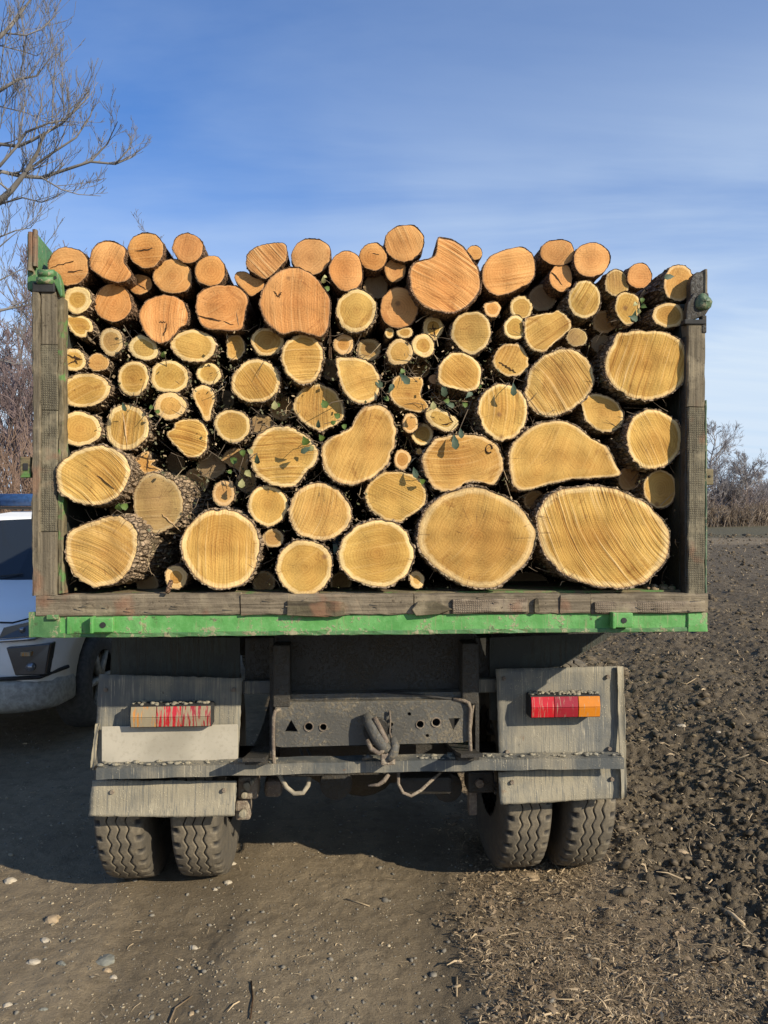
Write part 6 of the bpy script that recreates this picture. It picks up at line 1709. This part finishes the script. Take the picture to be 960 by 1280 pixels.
ivy([(470, 480, .08), (480, 490, .05), (488, 500, .04)], [(478, 484, .05, 'leaf_d', 30, 0.8), (486, 498, .04, 'leaf', 80, 0.6), (492, 480, .05, 'leaf_d', 150, 0.7)], 'shaded leaves right of the angular yellow log')
ivy([(540, 490, .08), (548, 500, .05), (570, 510, .04)], [(556, 496, .05, 'leaf_d', 30, 0.9), (568, 508, .04, 'leaf_d', 80, 0.7), (590, 490, .05, 'leaf_d', 150, 0.7), (600, 480, .05, 'leaf', 150, 0.5)], 'shaded ivy trailing below the faceted yellow log')
ivy([(210, 470, .1), (206, 441, .05), (204, 440, .03)], [(204, 447, .02, 'leaf', 0, 0.6), (208, 442, .03, 'leaf_y', 60, 0.4)], 'tiny leaf right of the small oval log with a dark centre')

# tangle of thin twigs, bark shreds and moss filling the gaps
mb = Mb(); mb2 = Mb(); mb3 = Mb()
R2 = random.Random(11)
def inside_any(x, y, grow=0.9):
    for sp in LOGS:
        if ((x-sp[0])/(sp[2]*grow))**2 + ((y-sp[1])/(sp[3]*grow))**2 < 1: return True
    return False
cnt = 0
while cnt < 620:
    x = R2.uniform(84, 850); y = R2.uniform(400, 735)
    if 250 < x < 640 and 430 < y < 620: pass
    elif R2.random() < 0.55: continue
    if inside_any(x, y): continue
    cnt += 1
    yl = R2.uniform(0.04, 0.16)
    p = to_world(loc_at(x, y, yl)); an = R2.uniform(0, 6.28); L = R2.uniform(0.02, 0.09)
    dv = EX*math.cos(an)*L + Vector((0, 0, math.sin(an)*L)) + EY*R2.uniform(-0.02, 0.02)
    mid = p + dv*0.5 + Vector((R2.uniform(-1, 1), 0, R2.uniform(-1, 1)))*0.008
    (mb if R2.random() < 0.75 else mb2).tube([p, mid, p+dv], [R2.uniform(0.0009, 0.0022), 0.0012, 0.0005], 4)
cnt = 0
while cnt < 1900:
    x = R2.uniform(84, 850); y = R2.uniform(395, 738)
    if not (150 < x < 640 and 430 < y < 630) and R2.random() < 0.8: continue
    if inside_any(x, y, 0.98): continue
    cnt += 1
    p = to_world(loc_at(x, y, R2.uniform(0.03, 0.2))); s_ = R2.uniform(0.003, 0.013)
    a = Vector((R2.gauss(0, 1), R2.gauss(0, 1), R2.gauss(0, 1))).normalized()*s_; b = a.orthogonal().normalized()*s_*R2.uniform(0.3, 0.9)
    (mb3 if R2.random() < 0.8 else mb2).add([p, p+a, p+a*0.9+b, p+b], [(0, 1, 2, 3)])
tag(mb.build('twig_tangle', M['twig'], None), 'thin dry twigs caught in the gaps between the logs', 'twigs', kind='stuff')
tag(mb2.build('bark_shreds', M['straw'] if 'straw' in M else M['splinter'], None), 'pale shreds of bark and splinters in the gaps between the logs', 'debris', kind='stuff')
tag(mb3.build('moss_scraps', M['moss'], None), 'scraps of moss and ivy in the gaps between the logs', 'moss', kind='stuff')

# ================================================================== WHITE PICKUP
def mat_paint():
    m, T, b = material('white_car_paint'); co = coords(T)
    n = T.noise(co, 5, 4, 0.6); x, y, z = T.sep(co)
    dirt = T.math('MULTIPLY', T.ramp(T.math('ADD', z, T.math('MULTIPLY', n, 0.3)), 1.0, 0.45), 0.75)
    T.put(b.inputs['Base Color'], T.mix(dirt, (0.86, 0.86, 0.84), (0.55, 0.50, 0.40)))
    b.inputs['Roughness'].default_value = 0.5; T.put(b.inputs['Coat Weight'], 0.1); return m
M['paint'] = mat_paint()
m, T, b = material('car_glass'); b.inputs['Base Color'].default_value = (0.02, 0.025, 0.03, 1); b.inputs['Roughness'].default_value = 0.05; M['glass'] = m
m, T, b = material('lamp_glass'); T.put(b.inputs['Base Color'], (0.25, 0.26, 0.28)); b.inputs['Roughness'].default_value = 0.1; b.inputs['Metallic'].default_value = 0.6; M['lamp'] = m
M['grey_pl'] = mat_simple('dusty_grey_plastic', (0.34, 0.32, 0.27), 0.75)
M['grey_tyre'] = mat_simple('dusty_car_tyre', (0.075, 0.068, 0.058), 0.85)
M['lampd'] = mat_simple('dark_lamp_glass', (0.035, 0.036, 0.04), 0.12, 0, 20, 0.1, 0.02, 0.8)
M['silver'] = mat_simple('silver_trim', (0.45, 0.45, 0.46), 0.3, 0.8, 20, 0.1, 0.05)
M['blue'] = mat_simple('blue_tube', (0.035, 0.09, 0.21), 0.45)
CARX = -3.25; CARY = 5.42
car = empty('pickup_truck', (CARX, CARY, 0), (0, 0, math.radians(0.5)))
tag(car, 'white pickup with a dusty front bumper parked facing the viewer, left of the tipper truck', 'pickup')
def loft(secs, n=28, power=5.0):
    """secs: (y, halfwidth, z0, z1, power); superellipse sections across x-z"""
    mb = Mb(); vs = []
    for y, hw, z0, z1, pw in secs:
        for k in range(n):
            q = 2*math.pi*k/n; c, s_ = math.cos(q), math.sin(q)
            e = 2/pw
            vs.append((hw*math.copysign(abs(c)**e, c), y, (z0+z1)/2 + (z1-z0)/2*math.copysign(abs(s_)**e, s_)))
    m_ = len(secs)
    fs = [(i*n+k, i*n+(k+1) % n, (i+1)*n+(k+1) % n, (i+1)*n+k) for i in range(m_-1) for k in range(n)]
    fs += [tuple(range(n)), tuple(range((m_-1)*n, m_*n))]
    mb.add(vs, fs); return mb
body = loft([(0.02, 0.70, 0.42, 0.90, 4), (0.05, 0.78, 0.36, 0.97, 4.5), (0.14, 0.85, 0.33, 1.02, 5), (0.30, 0.885, 0.32, 1.06, 6), (0.6, 0.90, 0.32, 1.09, 7), (1.0, 0.905, 0.33, 1.12, 7), (1.4, 0.905, 0.33, 1.15, 7), (2.0, 0.905, 0.33, 1.12, 7), (3.4, 0.905, 0.34, 1.12, 7), (5.1, 0.90, 0.42, 1.12, 7)], 48)
bo = body.build('body', M['paint'], car, True)
cuts = []
for y in (0.90, 3.95):
    mb = Mb(); n = 32; r = 0.445
    mb.tube([(0.62, y, 0.40), (1.2, y, 0.40)], r, n); cu = mb.build('cut', None); cu.parent = car; cuts.append(cu)
    mb = Mb(); mb.tube([(-0.62, y, 0.40), (-1.2, y, 0.40)], r, n); cu = mb.build('cut', None); cu.parent = car; cuts.append(cu)
for cu in cuts:
    md = bo.modifiers.new('b', 'BOOLEAN'); md.object = cu; md.operation = 'DIFFERENCE'; md.solver = 'EXACT'
bpy.context.view_layer.update()
dg = bpy.context.evaluated_depsgraph_get()
me = bpy.data.meshes.new_from_object(bo.evaluated_get(dg)); bo.modifiers.clear(); bo.data = me
for cu in cuts: bpy.data.objects.remove(cu)
# greenhouse: roof and pillars, then glass slightly inside
cab_ = Mb()
def ring(y, hw, z): return [(-hw, y, z), (hw, y, z)]
sec = [(1.42, 0.80, 1.13), (2.02, 0.69, 1.66), (2.10, 0.66, 1.705)]
# roof shell
cab_.add([(-0.66, 2.05, 1.70), (0.66, 2.05, 1.70), (0.68, 3.25, 1.72), (-0.68, 3.25, 1.72), (-0.70, 2.02, 1.64), (0.70, 2.02, 1.64), (0.73, 3.30, 1.66), (-0.73, 3.30, 1.66), (-0.45, 2.3, 1.755), (0.45, 2.3, 1.755), (0.45, 3.0, 1.76), (-0.45, 3.0, 1.76)],
         [(4,5,1,0),(5,6,2,1),(6,7,3,2),(7,4,0,3),(0,1,9,8),(1,2,10,9),(2,3,11,10),(3,0,8,11),(8,9,10,11)])
cab_.build('roof', M['paint'], car, bevel=0.015)
for s_ in (-1, 1):
    mb = Mb(); mb.tube([(s_*0.80, 1.40, 1.12), (s_*0.76, 1.7, 1.42), (s_*0.69, 2.04, 1.67)], [0.04, 0.035, 0.035], 8); mb.build('windscreen_pillar', M['paint'], car, True)
    mb = Mb(); mb.add([(s_*0.84, 1.5, 1.11), (s_*0.84, 3.35, 1.11), (s_*0.715, 3.25, 1.66), (s_*0.70, 2.06, 1.66)], [(0, 1, 2, 3)]); mb.build('side_window', M['glass'], car)
    mb = Mb(); mb.rough(min(s_*0.86, s_*1.02), max(s_*0.86, s_*1.02), 1.55, 1.65, 1.14, 1.30, 0.001, ch=0.02); mb.build('wing_mirror', M['paint'], car)
mb = Mb(); mb.add([(-0.78, 1.43, 1.12), (0, 1.36, 1.13), (0.78, 1.43, 1.12), (0.68, 2.03, 1.66), (0, 1.99, 1.69), (-0.68, 2.03, 1.66)], [(0, 1, 4, 5), (1, 2, 3, 4)]); mb.build('windscreen', M['glass'], car)
mb = Mb(); mb.tube([(-0.45, 1.37, 1.145), (0.05, 1.42, 1.20)], 0.008, 6); mb.build('wiper', M['black'], car)
mb = Mb(); mb.box(0.30, 0.40, 1.62, 1.64, 1.32, 1.45); mb.build('inspection_sticker', M['hose'], car)
# front: grille, lamps, bumper
mb = Mb(); mb.add([(-0.45, 0.025, 0.62), (0.45, 0.025, 0.62), (0.52, 0.03, 0.90), (-0.52, 0.03, 0.90), (-0.45, -0.03, 0.64), (0.45, -0.03, 0.64), (0.5, -0.02, 0.88), (-0.5, -0.02, 0.88)], [(0,1,2,3),(4,5,6,7),(0,1,5,4),(1,2,6,5),(2,3,7,6),(3,0,4,7)]); mb.build('grille', M['black'], car, bevel=0.01)
for k in range(3):
    mb = Mb(); mb.box(-0.46, 0.46, -0.045, -0.025, 0.675+0.065*k, 0.695+0.065*k); mb.build('grille_bar', M['silver'], car, bevel=0.005)
for s_ in (-1, 1):
    mb = Mb(); mb.add([(s_*0.55, -0.035, 0.86), (s_*0.76, 0.005, 0.875), (s_*0.90, 0.25, 0.955), (s_*0.89, 0.33, 1.01), (s_*0.80, 0.05, 0.985), (s_*0.58, -0.02, 0.935)], [(0, 1, 4, 5), (1, 2, 3, 4)])
    hl = mb.build('headlight', M['lampd'], car); 
    sol = hl.modifiers.new('s', 'SOLIDIFY'); sol.thickness = 0.03; sol.offset = 0
    mb = Mb(); mb.tube([(s_*0.70, 0.03, 0.92), (s_*0.70, -0.02, 0.92)], 0.02, 14); mb.build('lamp_eye', M['lamp'], hl, True)
    mb = Mb(); mb.tube([(s_*0.52, -0.05, 0.845), (s_*0.78, -0.0, 0.855), (s_*0.905, 0.26, 0.935)], 0.013, 6); mb.build('chrome_strip', M['silver'], hl, True)
    # lower lamp housing
    mb = Mb(); mb.add([(s_*0.66, -0.03, 0.60), (s_*0.84, 0.045, 0.59), (s_*0.865, 0.075, 0.81), (s_*0.60, -0.04, 0.80), (s_*0.66, 0.07, 0.60), (s_*0.84, 0.15, 0.59), (s_*0.865, 0.17, 0.81), (s_*0.60, 0.07, 0.80)], [(0,1,2,3),(7,6,5,4),(0,4,5,1),(1,5,6,2),(2,6,7,3),(3,7,4,0)])
    fh = mb.build('fog_lamp_housing', M['lampd'], car, bevel=0.008)
    mb = Mb(); mb.tube([(s_*0.755, 0.03, 0.655), (s_*0.755, -0.01, 0.655)], 0.03, 14); mb.build('fog_lamp', M['lamp'], fh, True)
    mb = Mb(); mb.box(s_*0.73-0.035, s_*0.73+0.035, -0.025, 0.02, 0.735, 0.765); mb.build('indicator', M['amber_m'], fh, bevel=0.004)
bl = loft([(-0.035, 0.60, 0.38, 0.56, 4), (-0.01, 0.74, 0.34, 0.57, 4), (0.05, 0.82, 0.31, 0.575, 5), (0.2, 0.895, 0.30, 0.575, 6), (0.42, 0.91, 0.30, 0.56, 6)], 40)
bl.build('lower_bumper', M['grey_pl'], car, True)
mb = Mb(); mb.tube([(-0.80, 0.04, 0.575), (-0.5, -0.03, 0.575), (0.5, -0.03, 0.575), (0.80, 0.04, 0.575), (0.90, 0.30, 0.60)], 0.014, 8); mb.build('bumper_lip', M['black'], car, True)
mb = Mb(); mb.tube([(-0.62, 0.02, 0.965), (0, -0.01, 0.985), (0.62, 0.02, 0.965), (0.85, 0.22, 1.02)], 0.007, 6); mb.build('bonnet_gap', M['black'], car, True)
def cwheel(x, y):
    w_ = bpy.data.objects.new('wheel', None); C.objects.link(w_); w_.parent = car; w_.location = (x, y, 0.38)
    s_ = 1 if x > 0 else -1
    mb = Mb(); n = 40; prof = [(-0.13, 0.24), (-0.13, 0.34), (-0.10, 0.372), (-0.05, 0.385), (0.05, 0.385), (0.10, 0.372), (0.13, 0.34), (0.13, 0.24)]
    vs = [(a, r_*math.cos(2*math.pi*i/n), r_*math.sin(2*math.pi*i/n)) for i in range(n) for a, r_ in prof]; P = len(prof)
    mb.add(vs, [(i*P+j, i*P+j+1, ((i+1) % n)*P+j+1, ((i+1) % n)*P+j) for i in range(n) for j in range(P-1)]); mb.build('tyre', M['grey_tyre'], w_, True)
    mb = Mb()
    for k in range(6):
        q = math.pi*k/3; mb.tube([(s_*0.10, 0.04*math.cos(q), 0.04*math.sin(q)), (s_*0.11, 0.24*math.cos(q), 0.24*math.sin(q))], [0.035, 0.025], 6)
    mb.tube([(s_*0.06, 0, 0), (s_*0.125, 0, 0)], 0.05, 12)
    mb.tube([(0, 0.0, 0.0), (s_*0.05, 0, 0)], 0.25, 30)
    mb.build('rim', M['grey_pl'], w_, True)
for x in (-0.815, 0.815):
    for y in (0.90, 3.95): cwheel(x, y)
# roof rack with the blue tube lying on it
for y in (2.25, 2.9):
    mb = Mb(); mb.tube([(-0.66, y, 1.72), (-0.62, y, 1.79), (0.62, y, 1.79), (0.66, y, 1.72)], 0.014, 8); mb.build('roof_bar', M['black'], car, True)
t0 = empty('roof_tube', (CARX, CARY+2.25, 1.80)); tag(t0, 'blue tube with a pale coiled end lying across the roof bar of the white pickup', 'tube')
mb = Mb(); mb.tube([(-0.75, 0, 0.07), (0.60, 0, 0.07)], 0.062, 20); mb.build('tube_body', M['blue'], t0, True)
mb = Mb()
mb.tube([(0.60+0.012*i/1.0*0.5, 0.064*math.cos(i*0.7), 0.07+0.064*math.sin(i*0.7)) for i in range(46)], 0.010, 6)
mb.build('coiled_end', M['silver'], t0, True)
